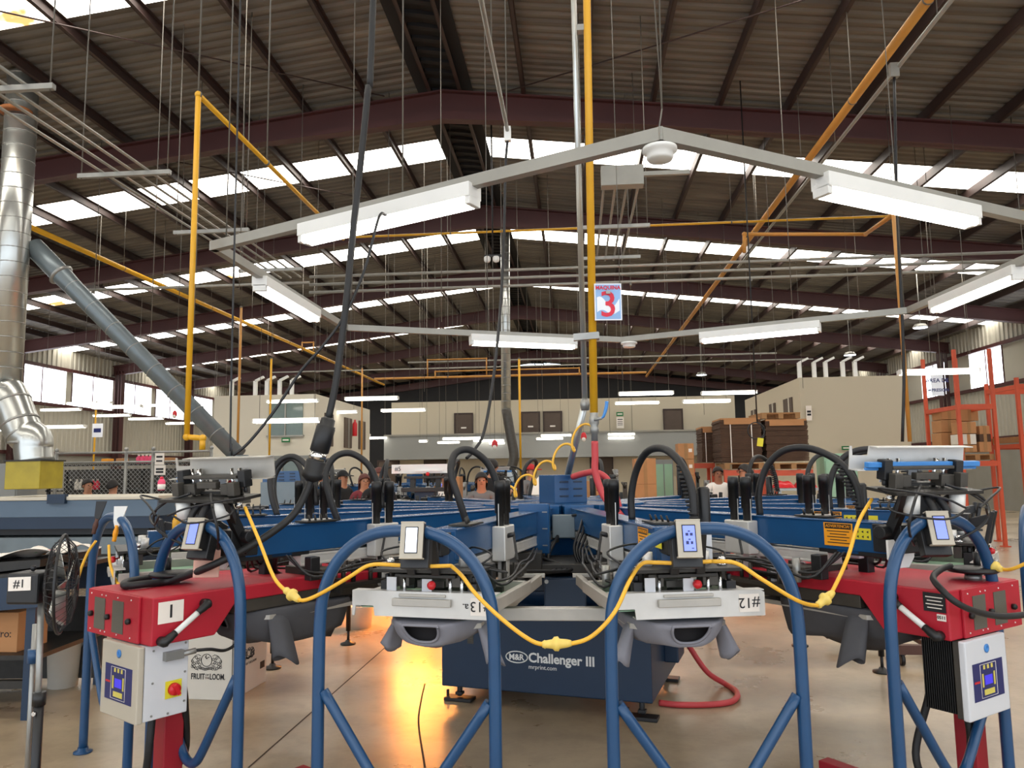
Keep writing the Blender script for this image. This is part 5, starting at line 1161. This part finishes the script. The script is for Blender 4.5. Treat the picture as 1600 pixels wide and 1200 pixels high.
q = MB(); q.box((.05, .1, (b.z-.2)/2), (.25, .25, b.z-.2)); q.build('machine_base', 'dark_blue', t)
q = MB(); q.ball((.1, -.07, b.z-.01), .025); q.build('red_stop_knob', 'knob_red', t)
# ================================================================== people
def skin_obj(name, verts, edges, m, parent, root=0, sub=2):
    me = bpy.data.meshes.new(name); me.from_pydata([v[:3] for v in verts], edges, []); o = bpy.data.objects.new(name, me); COL.objects.link(o)
    sk = o.modifiers.new('skin', 'SKIN'); sk.use_smooth_shade = True
    for i, v in enumerate(verts):
        r = v[3]; me.skin_vertices[0].data[i].radius = r if isinstance(r, tuple) else (r, r); me.skin_vertices[0].data[i].use_root = (i == root)
    s = o.modifiers.new('sub', 'SUBSURF'); s.levels = sub; s.render_levels = sub
    dg = bpy.context.evaluated_depsgraph_get(); me2 = bpy.data.meshes.new_from_object(o.evaluated_get(dg)); bpy.data.objects.remove(o); bpy.data.meshes.remove(me)
    me2.polygons.foreach_set('use_smooth', [True]*len(me2.polygons)); me2.materials.clear(); me2.materials.append(MATS[m]); me2.name = name
    o = bpy.data.objects.new(name, me2); COL.objects.link(o); o.parent = parent; return o
def person(px, py_top, Y, face, label, skin='skin_tan', shirt_m='shirt_black', hair_m='hair', hair='short', cap=None, glasses=False, arms=(.35, .35), pants='jeans', bow=0.):
    "standing worker; local -y is the way the body faces; face = heading of that way in degrees, 0 towards the camera"
    c = P(px, py_top, Y); H = max(1.48, min(1.82, c.z)); k = H/1.72
    t = thing('person', label, 'person', (c.x, Y, 0), math.radians(face))
    def S(x, y, z, r): return (x*k, y*k, z*k, tuple(q*k for q in r) if isinstance(r, tuple) else r*k)
    V = [S(0, .0, .93, (.15, .11)), S(0, .01, 1.1, (.135, .1)), S(0, .01, 1.3, (.165, .11)), S(0, 0, 1.41, (.11, .08)), S(0, -.01, 1.47, .055), S(0, -.03, 1.54, (.066, .075)), S(0, -.02, 1.62, (.078, .092)), S(0, -.01, 1.69, (.058, .07))]
    E = [(i, i+1) for i in range(7)]
    for s, am in ((-1, arms[0]), (1, arms[1])):
        n = len(V)
        ea, eh = Vector((s*.225, -.02-.06*am, 1.12)), Vector((s*.2, -.12-.3*am, 1.0+.25*am))
        V += [S(s*.17, 0, 1.385, .058), S(*ea, .043), S(*eh, .03), S(eh.x, eh.y-.09, eh.z+.01, (.036, .02)), S(eh.x, eh.y-.16, eh.z, (.03, .013))]
        E += [(3, n), (n, n+1), (n+1, n+2), (n+2, n+3), (n+3, n+4)]
        n = len(V)
        V += [S(s*.09, 0, .84, .085), S(s*.1, -.01, .48, .056), S(s*.105, .02, .09, .038), S(s*.11, -.05, .035, (.04, .035)), S(s*.115, -.14, .03, (.035, .028))]
        E += [(0, n), (n, n+1), (n+1, n+2), (n+2, n+3), (n+3, n+4)]
    body = skin_obj('body', V, E, skin, t)
    W = [S(0, .0, .9, (.165, .125)), S(0, .01, 1.1, (.15, .115)), S(0, .01, 1.3, (.178, .125)), S(0, .0, 1.42, (.115, .085))]; F = [(0, 1), (1, 2), (2, 3)]
    for s, am in ((-1, arms[0]), (1, arms[1])):
        n = len(W); ea = Vector((s*.225, -.02-.06*am, 1.12)); W += [S(s*.175, 0, 1.385, .07), S(*Vector((s*.175, 0, 1.385)).lerp(ea, .75), .062)]; F += [(3, n), (n, n+1)]
    skin_obj('shirt', W, F, shirt_m, t)
    W = [S(0, 0, .95, (.165, .12))]; F = []
    for s in (-1, 1):
        n = len(W); W += [S(s*.09, 0, .84, .1), S(s*.1, -.01, .48, .072), S(s*.105, .02, .08, .06)]; F += [(0, n), (n, n+1), (n+1, n+2)]
    skin_obj('trousers', W, F, pants, t)
    for s in (-1, 1):
        q = MB(); q.ball((s*.112*k, -.07*k, .035*k), (.05*k, .13*k, .04*k), 10, 6); q.build('shoe', 'black', t)
    hc = Vector((0, -.012, 1.63))*k
    q = MB()
    def cap_fn(u, v, zlow=0.):
        th = 2*PI*u; back = .5+.5*math.sin(th)      # th=pi/2 is +y: the back of the head
        lim = (1.16+1.0*back) if hair != 'long' else (1.2+1.15*back)
        ph = lim*v; r = 1.09
        zz = math.cos(ph)*.105*k*r
        if hair == 'long' and ph > 1.5: zz -= .12*k*(ph-1.5)
        return hc+Vector((.086*k*r*math.sin(min(ph, 1.75))*math.cos(th), .104*k*r*math.sin(min(ph, 1.75))*math.sin(th)+.004, zz))
    q.grid(cap_fn, 24, 9, True); q.build('hair', hair_m, t, solid=.008)
    if hair == 'long':
        q = MB(); q.tube([hc+Vector((0, .08, .0))*k, hc+Vector((0, .11, -.12))*k, hc+Vector((0, .1, -.26))*k], [.07*k, .075*k, .03*k], 12, 4); q.build('hair_tail', hair_m, t)
    if cap:
        q = MB(); q.grid(lambda u, v: hc+Vector((.097*k*math.sin(1.45*v)*math.cos(2*PI*u), .115*k*math.sin(1.45*v)*math.sin(2*PI*u), .118*k*math.cos(1.45*v))), 20, 7, True)
        q.box(hc+Vector((0, -.15, .02))*k, (.15*k, .1*k, .01*k), (.15, 0, 0)); q.build('cap', cap, t, solid=.004)
    q = MB()
    for s in (-1, 1): q.ball(hc+Vector((s*.032, -.096, -.012))*k, (.013*k, .006*k, .008*k), 8, 6)
    q.build('eyes', 'ink', body)
    q = MB(); q.lathe([(.001, 0), (.012*k, .02*k), (.017*k, .04*k), (.001, .045*k)], hc+Vector((0, -.1, .0))*k, (0, -.25, -1), 8); q.build('nose', skin, body)
    q = MB(); q.ball(hc+Vector((0, -.094, -.068))*k, (.024*k, .006*k, .007*k), 8, 6); q.build('mouth', 'skin_dark' if skin != 'skin_dark' else 'hair_red', body)
    for s in (-1, 1):
        q = MB(); q.ball(hc+Vector((s*.084, .0, -.02))*k, (.012*k, .02*k, .032*k), 8, 6); q.build('ear', skin, body)
    if glasses:
        q = MB()
        for s in (-1, 1):
            q.tube([hc+Vector((s*.036+.026*math.cos(2*PI*j/14), -.108, -.012+.019*math.sin(2*PI*j/14)))*k for j in range(15)], .003, 4, cap=False)
            q.tube([hc+Vector((s*.062, -.105, -.008))*k, hc+Vector((s*.088, -.0, -.004))*k], .003, 4)
        q.build('glasses', 'ink', t)
    return t
person(137, 750, 12.2, 60, 'dark-haired person bent behind the tunnel dryer, face turned right', shirt_m='shirt_black')
person(176, 751, 12.0, 175, 'person with round black hair seen from behind at the tunnel dryer', shirt_m='shirt_grey')
person(508, 739, 11.0, 40, 'dark-haired worker just right of the big cable plug', shirt_m='shirt_black')
person(535, 737, 12.2, 60, 'worker in black shirt with a dark cap behind the left hose arcs', shirt_m='shirt_black', cap='shirt_black')
person(569, 742, 11.2, 30, 'worker in maroon with reddish hair left of the woman with glasses', shirt_m='shirt_maroon', hair_m='hair_red', hair='long')
person(592, 733, 9.9, 15, 'woman with glasses and long auburn hair in a black shirt', hair='long', hair_m='hair_red', glasses=True, skin='skin_tan')
person(697, 737, 11.6, 0, 'man with very short hair facing us below the #5 board', shirt_m='shirt_white', skin='skin_dark')
person(752, 740, 10.2, 10, 'long-haired woman in dark top beside the man seen from behind', hair='long', shirt_m='shirt_grey')
person(769, 719, 12.6, 170, 'man in black t-shirt seen from behind near the central duct', arms=(.8, .8))
person(828, 727, 12.95, 50, 'man in a red cap leaning over the pink printed cloths', cap='cap_red', shirt_m='shirt_grey')
person(1121, 731, 12.6, 5, 'man in a white t-shirt in front of the flattened cartons', shirt_m='shirt_white', skin='skin_dark')
person(1164, 727, 12.0, -75, 'man in black with glasses in profile beside the white-shirted man', shirt_m='shirt_black', glasses=True, hair='long')
# ================================================================== stores at the back
def carton(name, label, x, y, z, s, m='carton', rz=0., group=None, mark=True):
    t = thing(name, label, 'box', (x, y, z), rz, group)
    q = MB(); q.box((0, 0, s[2]/2), s); q.build('carton_body', m, t, bevel=.006)
    q = MB(); q.box((0, -s[1]/2-.002, s[2]/2), (.06, .003, s[2]*.98)); q.box((0, 0, s[2]+.001), (.06, s[1], .002)); q.build('packing_tape', 'wood' if m != 'carton_white' else 'carton', t)
    if mark: q = MB(); q.box((s[0]*.27, -s[1]/2-.002, s[2]*.55), (s[0]*.22, .003, s[2]*.22)); q.build('shipping_label', 'paper', t)
    return t
def pallet(label, x, y, z, wd, dp, rz=0.):
    t = thing('wooden_pallet', label, 'pallet', (x, y, z), rz)
    for i in range(5): q = MB(); q.box((0, -dp/2+.05+(dp-.1)*i/4, .115), (wd, .1, .022)); q.build('deck_board', 'wood', t)
    for i in range(3): q = MB(); q.box((-wd/2+.05+(wd-.1)*i/2, 0, .06), (.09, dp, .09)); q.build('stringer', 'wood', t)
    return t
def bale(label, px0, px1, pyt, pyb, Y, dep, m='carton_dark', top='carton', strap=2):
    a, b = P(px0, pyt, Y), P(px1, pyb, Y); wd = b.x-a.x; h = a.z-b.z
    t = thing('carton_bale', label, 'flattened cartons', ((a.x+b.x)/2, Y+dep/2, b.z))
    q = MB(); n = 30
    rnd = random.Random(px0)
    for k in range(n): j = rnd.uniform(-.012, .012); q.box((j, j, h*(k+.5)/n), (wd-.02, dep-.02, h/n*.86))
    q.build('carton_sheets', m, t)
    for k in range(strap): q = MB(); x = -wd*.25+wd*.5*k; q.box((x, -dep/2-.012, h/2), (.016, .004, h)); q.build('strap', 'paper', t)
    q = MB(); q.box((0, 0, h+.015), (wd*.95, dep*.95, .03)); q.box((0, -dep/2-.014, h-.04), (wd*.8, .004, .1)); q.build('top_board', top, t)
    return t
def rack(label, xs, ys, ztop, beams, cat='storage rack'):
    "posts at every x,y and horizontal beams at the given heights"
    t = thing('pallet_rack', label, cat, (xs[0], ys[0], 0))
    for x in xs:
        for y in ys: q = MB(); q.box((x-xs[0], y-ys[0], ztop/2), (.062, .062, ztop)); q.box((x-xs[0], y-ys[0], .01), (.14, .14, .02)); q.build('post', 'rack_orange', t)
    for z in beams:
        for y in ys: q = MB(); q.box(((xs[-1]-xs[0])/2, y-ys[0], z), (xs[-1]-xs[0], .05, .1)); q.build('beam', 'rack_orange', t)
        for x in xs: q = MB(); q.box((x-xs[0], (ys[-1]-ys[0])/2, z), (.05, ys[-1]-ys[0], .08)); q.build('beam', 'rack_orange', t)
    return t
Yb = 14.5
bale('dark flattened cartons with white labels at the left end of the row', 1095, 1124, 669, 722, Yb+.9, .7)
bale('middle strapped bale of dark flattened cartons', 1124, 1193, 656, 722, Yb, .9)
bale('right bale of dark flattened cartons below the wooden pallets', 1195, 1266, 658, 720, Yb, .9, strap=0)
a, b = P(1128, 727, Yb), P(1190, 727, Yb)
for (p0, p1, lb, lp) in ((1134, 1191, 'orange rack frame under the middle carton bale', 'wooden pallet under the middle carton bale'), (1212, 1268, 'orange rack frame under the right carton bale', 'wooden pallet under the right carton bale')):
    a, b = P(p0, 727, Yb), P(p1, 727, Yb); zb = P(p0, 722, Yb).z
    rack(lb, (a.x, b.x), (Yb+.05, Yb+.8), zb-.14, (zb-.2,))
    pallet(lp, (a.x+b.x)/2, Yb+.42, zb-.145, (b.x-a.x)*1.08, .9)
a, b = P(1095, 727, Yb), P(1124, 727, Yb); zz = P(1100, 722, Yb+.9).z
rack('orange rack frame under the left carton bale', (a.x, b.x+.05), (Yb+.95, Yb+1.5), zz-.02, (zz-.07,))
a, b = P(1188, 655, Yb), P(1250, 655, Yb)
zt2 = P(1220, 658, Yb).z+.035
pallet('upper wooden pallet on top of the right carton bale', (a.x+b.x)/2, Yb+.45, zt2, b.x-a.x, .85, .06)
# cartons in the middle
a, b = P(993, 768, 13.2), P(1025, 716, 13.2); wd = b.x-a.x; h = b.z
carton('tall_carton', 'lower tall brown carton left of the green door panel', (a.x+b.x)/2, 13.5, 0, (wd, .5, .75), group=None, mark=False)
carton('tall_carton', 'middle tall brown carton left of the green door panel', (a.x+b.x)/2, 13.5, .75, (wd, .5, .55), mark=False)
carton('tall_carton', 'topmost tall brown carton left of the green door panel', (a.x+b.x)/2, 13.5, 1.3, (wd, .5, max(.3, h-1.3)), mark=False)
a, b = P(1063, 762, 14.2), P(1085, 692, 14.2); wd = b.x-a.x; n_ = 7; hh = b.z/n_
for k in range(n_): carton('stacked_carton', '%s carton of the narrow stack beside the flattened cartons' % ('lowest', 'second lowest', 'third lowest', 'fourth lowest', 'fifth lowest', 'second highest', 'highest')[k], (a.x+b.x)/2, 14.5, hh*k, (wd-.01*(k % 2), .4, hh-.004))
for k, (p0, p1, y0, lb) in enumerate(((906, 930, 752, 'brown carton under the red hose behind the louvred box'), (931, 955, 755, 'second brown carton right of the one under the red hose'), (700, 718, 745, 'upright brown board carton behind the facing man'))):
    a, b = P(p0, y0, 12.9), P(p1, 790, 12.9); carton('brown_carton', lb, (a.x+b.x)/2, 13.1, 0, (b.x-a.x, .4, a.z), mark=False)
a, b = P(1025, 790, 15.5), P(1052, 718, 15.5)
t = thing('panel_door', 'pale green double panel standing between the carton stacks', 'panel', ((a.x+b.x)/2, 15.6, 0)); q = MB(); q.box((0, 0, b.z/2), (b.x-a.x, .06, b.z)); q.build('panel_frame', 'wall_grey', t)
for s in (-1, 1): q = MB(); q.box((s*(b.x-a.x)*.24, -.035, b.z*.62), ((b.x-a.x)*.42, .01, b.z*.66)); q.build('panel_leaf', 'green_panel', t)
a, b = P(1293, 790, 15), P(1340, 708, 15)
t = thing('storage_cabinet', 'pale green cabinet at the foot of the blank office front', 'cabinet', ((a.x+b.x)/2, 15.3, 0)); q = MB(); q.box((0, 0, b.z/2), (b.x-a.x, .5, b.z)); q.build('cabinet_body', 'green_panel', t, bevel=.01)
for s in (-1, 1): q = MB(); q.box((s*(b.x-a.x)*.245, -.26, b.z*.55), ((b.x-a.x)*.45, .02, b.z*.75)); d = q.build('door', 'green_panel', t, bevel=.004); q = MB(); q.box((s*.06, -.28, b.z*.55), (.02, .02, .12)); q.build('handle', 'zinc', d)
# right hand storage rack with boxes
Yr = 15.5
xa, xb = P(1497, 640, Yr).x, P(1553, 640, Yr).x
zt_, zm_, zb_ = P(1548, 545, Yr).z, P(1500, 636, Yr).z, P(1500, 714, Yr).z
rack('tall orange storage rack holding wrapped boxes below the printed area sign', (xa, xb), (Yr, Yr+1.35), zt_, (zm_, zb_-.13))
xc = P(1592, 640, Yr).x
rack('orange rack bay at the right edge with a wooden pallet', (xc, xc+1.6), (Yr, Yr+1.1), P(1592, 590, Yr).z, (P(1592, 600, Yr).z-.05, P(1592, 690, Yr).z-.08))
pallet('wooden pallet on the rack bay at the right edge', xc+.8, Yr+.55, P(1592, 690, Yr).z-.025, 1.6, 1.0)
pallet('wooden pallet on the tall orange rack', (xa+xb)/2, Yr+.68, zb_-.075, (xb-xa)*.96, 1.2)
BX = [(1470, 1497, 637, 655, 'carton', 'wrapped brown box top left on the tall rack'), (1470, 1498, 656, 675, 'carton', 'wrapped brown box second row left on the tall rack'), (1470, 1500, 676, 703, 'carton', 'wrapped brown box bottom left on the tall rack'),
      (1500, 1530, 638, 657, 'carton', 'long brown box top right on the tall rack'), (1502, 1527, 659, 677, 'carton', 'brown taped box above the white box'), (1501, 1527, 678, 694, 'carton_white', 'white box on the tall rack'),
      (1508, 1528, 695, 706, 'carton', 'brown box under the white box'), (1530, 1550, 678, 690, 'carton_dark', 'dark brown box right of the white box'), (1530, 1551, 690, 706, 'carton', 'brown box bottom right on the tall rack'), (1530, 1548, 665, 678, 'carton', 'small brown box top of the right pile on the rack')]
for (p0, p1, y0, y1, m, lb) in BX:
    back = 'left' in lb or 'long' in lb; yy = Yr+(.8 if back else .08)
    a, b = P(p0, y0, yy), P(p1, y1, yy); carton('rack_box', lb, (a.x+b.x)/2, yy+.22, b.z, (b.x-a.x-.01, .42, a.z-b.z-.005), m, mark=False)
# signs
def board(px0, px1, py0, py1, Y, label, lines, m='sign_white', ink='panel_blue', frac=.5, hang=True):
    a, b = P(px0, py0, Y), P(px1, py1, Y); wd = b.x-a.x; h = a.z-b.z
    t = thing('wall_sign', label, 'sign', ((a.x+b.x)/2, Y, b.z)); q = MB(); q.box((0, 0, h/2), (wd, .02, h)); q.build('sign_board', m, t)
    for k, (s, z, sz) in enumerate(lines):
        if s: text('sign_lettering', s, sz*h, ink, t, (0, -.012, h*z), (PI/2, 0, 0), off=.002)
        else: q = MB(); q.box((0, -.012, h*z), (wd*.7, .003, sz*h)); q.build('sign_print', ink, t)
    if hang:
        for s in (-1, 1): q = MB(); q.cyl((s*wd*.4, 0, h), (s*wd*.4, 0, zroof(a.x)+.22-b.z), .006, n=5); q.build('hanger_wire', 'rod', t)
    return t
board(1454, 1475, 585, 618, 14.2, 'hanging white AREA DE IMPRESION sign in front of the right window', (('AREA DE', .7, .26), ('IMPRESION', .25, .2)))
board(145, 160, 662, 683, 19.5, 'small white hanging sign with a dark blue band by the left wall', ((None, .5, .3),))
board(963, 974, 644, 650, 31.55, 'green exit sign on the gallery wall', ((None, .5, .3),), 'exit_green', 'paper', hang=False)
board(963, 975, 652, 669, 31.55, 'white notice sheet below the gallery exit sign', ((None, .8, .08), (None, .6, .05), (None, .45, .05), (None, .3, .05)), 'paper', 'ink', hang=False)
board(440, 453, 684, 691, 21.9, 'green arrow exit sign on the left office box', ((None, .5, .3),), 'exit_green', 'paper', hang=False)
board(1315, 1329, 697, 703, 21.9, 'green arrow exit sign on the blank office front', ((None, .5, .3),), 'exit_green', 'paper', hang=False)
board(1259, 1269, 634, 657, 21.9, 'white paper notice on the blank office front', ((None, .6, .14), (None, .4, .14)), 'paper', 'ink', hang=False)
board(243, 256, 708, 726, 13.1, 'upper white notice on the wire cage', ((None, .68, .16), (None, .32, .14)), 'paper', 'ink', hang=False)
board(242, 258, 727, 742, 13.1, 'lower printed notice on the wire cage', ((None, .6, .2), (None, .3, .2)), 'paper', 'ink', hang=False)
# wire cage with shelves
Yk = 13.6
xa, xb, xm = P(88, 720, Yk).x, P(330, 720, Yk).x, P(197, 720, Yk).x; zt = P(200, 707, Yk).z; z1 = P(200, 722, Yk).z
cg = thing('wire_cage', 'grey chain-link cage in front of the left wall', 'fence', (xa, Yk, 0))
for x in (xa, xm, P(239, 720, Yk).x, xb): q = MB(); q.cyl((x-xa, 0, 0), (x-xa, 0, zt+.05), .03, n=8); q.ball((x-xa, 0, zt+.06), .04, 8, 6); q.build('post', 'zinc', cg)
for z in (zt, z1): q = MB(); q.cyl((0, 0, z), (xb-xa, 0, z), .02, n=8); q.build('rail', 'zinc', cg)
q = MB(); st = .085; n = int((xb-xa)/st)
for k in range(-int(z1/st), n):
    for s in (0, 1):
        x0, x1 = k*st, k*st+z1
        p0, p1 = (x0, 0.), (x1, z1)
        if s: p0, p1 = (x0, z1), (x1, 0.)
        lo_, hi_ = max(0, -x0)/z1, min(1, (xb-xa-x0)/z1)
        if hi_ <= lo_: continue
        L0 = (x0+z1*lo_, p0[1]+(p1[1]-p0[1])*lo_); L1 = (x0+z1*hi_, p0[1]+(p1[1]-p0[1])*hi_)
        q.cyl((L0[0], 0, L0[1]), (L1[0], 0, L1[1]), .004, n=4, cap=False)
q.build('chain_link_mesh', 'zinc', cg)
sh = thing('steel_shelf', 'dark steel shelf unit behind the wire cage', 'shelf', (xa-.55, Yk+.6, 0)); SW = xb-xa+.2
for x in (0, SW/2, SW):
    for y in (0, .5): q = MB(); q.box((x, y, .85), (.05, .05, 1.7)); q.build('upright', 'dark_metal', sh)
zs_ = [P(200, 764, Yk+.6).z, P(200, 724, Yk+.6).z]
for z in [.3]+zs_: q = MB(); q.box((SW/2, .25, z-.02), (SW+.1, .55, .03)); q.build('shelf_board', 'dark_metal', sh)
q = MB(); q.box((SW/2, .53, .9), (SW, .02, 1.6)); q.build('back_panel', 'iron', sh)
def bottle(px, zi, label, m, cap, h=.17, r=.045, grp=None):
    c = P(px, 740, Yk+.75); t = thing('plastic_bottle', label, 'bottle', (c.x, Yk+.75, zs_[zi]-.005), 0, grp)
    q = MB(); q.lathe([(r*.95, 0), (r, .01), (r, h*.65), (r*.45, h*.82), (r*.4, h*.9)], n=14); q.build('bottle_body', m, t); q = MB(); q.lathe([(r*.45, h*.88), (r*.45, h), (.001, h+.002)], n=10); q.build('bottle_cap', cap, t)
for k, px in enumerate((216, 222, 228, 234)): bottle(px, 1, 'pink jug on the upper cage shelf, %s of four' % ('first', 'second', 'third', 'last')[k], 'pink', 'paper', .17, .05, 'pink jugs on the cage shelf')
for k, (px, m, lb) in enumerate(((111, 'black', 'black bottle with white cap on the lower cage shelf'), (121, 'carton_white', 'white can left on the lower cage shelf'), (128, 'carton_white', 'white tub beside the white can on the cage shelf'), (139, 'exit_green', 'green can on the lower cage shelf'), (146, 'sign_red', 'red can beside the green can on the cage shelf'), (153, 'sign_red', 'outer red can on the lower cage shelf'))): bottle(px, 0, lb, m, 'paper', .2, .045)
for k, (px, wd, m, lb) in enumerate(((166, .14, 'warn_orange', 'orange tray on the upper cage shelf'), (189, .15, 'carton', 'tan box on the upper cage shelf'), (262, .2, 'carton', 'brown box on the upper shelf by the cage notices'))):
    c = P(px, 715, Yk+.75); q = MB(); q.box((c.x, Yk+.8, zs_[1]+.05), (wd, .2, .1)); world_build(q, 'storage_bin', m, lb, 'bin', bevel=.01)
# pile of pink printed cloth on a table
a, b = P(832, 745, 11.6), P(892, 745, 11.6)
t = thing('work_table', 'steel work table carrying the pink and white printed cloths', 'table', ((a.x+b.x)/2, 11.9, 0)); TW = b.x-a.x+.3
q = MB(); q.box((0, 0, 1.17), (TW, .7, .04)); q.build('table_top', 'zinc', t)
for x in (-1, 1):
    for y in (-.3, .3): q = MB(); q.box((x*(TW/2-.05), y, .575), (.05, .05, 1.15)); q.build('leg', 'zinc', t)
for k in range(3):
    q = MB(); x = (a.x+b.x)/2-.2+.19*k
    q.grid(lambda u, v, k=k, x=x: Vector((x-.16+.32*u, 11.65+.5*v, 1.195+(.24-.04*k)*math.sin(PI*u)**.6*math.sin(PI*v)**.6*(1+.15*math.sin(9*u+5*k)*math.sin(8*v)))), 18, 14)
    world_build(q, 'printed_cloth', ('paper', 'pink', 'paper')[k], ('white cloth heap at the left of the work table', 'pink printed cloth heap in the middle of the work table', 'white cloth heap at the right of the work table')[k], 'cloth')
# red fire extinguisher, hanging bag
c = P(539, 681, 25.5); q = MB(); q.lathe([(.07, 0), (.08, .02), (.08, .42), (.03, .5), (.03, .56)], (-7.52, 25.8, c.z), n=14); world_build(q, 'fire_extinguisher', 'knob_red', 'red fire extinguisher on the side of the left office box', 'fire extinguisher')
for k, (px, py, Y) in enumerate(((927, 673, 16), (773, 694, 17), (912, 682, 18), (273, 647, 20))):
    c = P(px, py, Y); t = thing('hanging_reel', ('red and white hanging ball below the brown doors', 'red hanging tag left of the central duct', 'small red sign behind the grey conduit', 'red hanging box by the left windows')[k], 'hanging marker', c)
    q = MB(); q.ball((0, 0, 0), (.07, .05, .1), 10, 6); q.build('marker_body', 'knob_red', t); q = MB(); q.ball((0, -.01, -.06), (.05, .05, .06), 10, 6); q.build('marker_base', 'paper', t)
    q = MB(); q.cyl((0, 0, .08), (0, 0, zroof(c.x)+.22-c.z), .005, n=5); q.build('hanger_wire', 'rod', t)

# a second carousel press farther back, the same make
def copy_press(o, parent=None):
    if o.name.startswith(('number_', 'brand_')): return None
    c = o.copy(); COL.objects.link(c)
    if parent is not None: c.parent = parent
    for ch in list(o.children): copy_press(ch, c)
    return c
p2 = copy_press(press); p2.location = (-3.5, 16.6, 0); p2.rotation_euler = (0, 0, .2)
p2['label'] = 'second blue carousel press farther back, seen behind the people at left'
# coiled drop cable with a yellow tag before the flattened cartons
c = P(1183, 660, 12.3); t = thing('coiled_cable', 'coiled black drop cable with a yellow tag hanging before the flattened cartons', 'cable', c)
q = MB(); q.cyl((0, 0, 0), (0, 0, zroof(c.x)+.2-c.z), .011, n=6); q.tube([Vector((-.02+.13*math.cos(PI/2+2*PI*k/20*1.0), .0, -.13+.13*math.sin(PI/2+2*PI*k/20))) for k in range(21)], .01, 6, cap=False); q.tube([(-.02, 0, 0), (.06, 0, -.05), (.1, 0, -.2), (.06, 0, -.26)], .009, 6, 4); q.build('cable_coil', 'rubber', t)
q = MB(); q.box((.03, -.01, -.31), (.09, .012, .13), (0, .15, 0)); q.build('yellow_tag', 'warn_yellow', t)
# packing table with red cloths below the right carton bale
a, b = P(1222, 760, 13.6), P(1268, 760, 13.6); xm_ = (a.x+b.x)/2
t = thing('packing_table', 'packing table with red cloths in front of the right rack frame', 'table', (xm_, 13.7, 0))
q = MB(); q.box((0, 0, 1.18), (.75, .6, .04)); q.build('table_top', 'zinc', t)
for x in (-.33, .33):
    for y in (-.25, .25): q = MB(); q.box((x, y, .58), (.05, .05, 1.16)); q.build('leg', 'zinc', t)
for k in range(2):
    q = MB(); x = xm_-.2+.36*k
    q.grid(lambda u, v, k=k, x=x: Vector((x-.17+.34*u, 13.5+.4*v, 1.205+(.13+.05*k)*math.sin(PI*u)**.6*math.sin(PI*v)**.6*(1+.2*math.sin(9*u+4*k)))), 16, 12)
    world_build(q, 'red_cloth', 'knob_red', ('red cloth heap at the left of the packing table', 'larger red cloth heap at the right of the packing table')[k], 'cloth')
# sewing and packing benches along the foot of the far wall
for k, (p0, p1, Y, lb) in enumerate(((700, 745, 14.2, 'dark machine bench between the facing man and the man seen from behind'), (905, 985, 15.2, 'dark machine bench behind the red hoses'), (1085, 1125, 14.4, 'dark machine bench left of the orange rack frames'))):
    a, b = P(p0, 745, Y), P(p1, 745, Y); wd = b.x-a.x
    t = thing('machine_bench', lb, 'work bench', ((a.x+b.x)/2, Y+.3, 0))
    q = MB(); q.box((0, 0, .98), (wd, .6, .04)); q.build('bench_top', 'iron', t)
    for x in (-1, 1): q = MB(); q.box((x*(wd/2-.04), 0, .48), (.06, .5, .96)); q.build('leg', 'dark_metal', t)
    rnd = random.Random(40+k)
    for j in range(max(2, int(wd/.16))):
        x = -wd/2+.1+.16*j; h = rnd.uniform(.25, .62)
        q = MB(); q.box((x, 0, 1.0+h/2), (rnd.uniform(.04, .1), .12, h)); q.cyl((x, -.05, 1.0+h*.6), (x+rnd.uniform(-.1, .1), -.1, 1.0+h), .018, n=8); q.ball((x, -.08, 1+h*.8), .04, 8, 6); q.build('machine_head', ('dark_metal', 'zinc', 'iron')[j % 3], t)
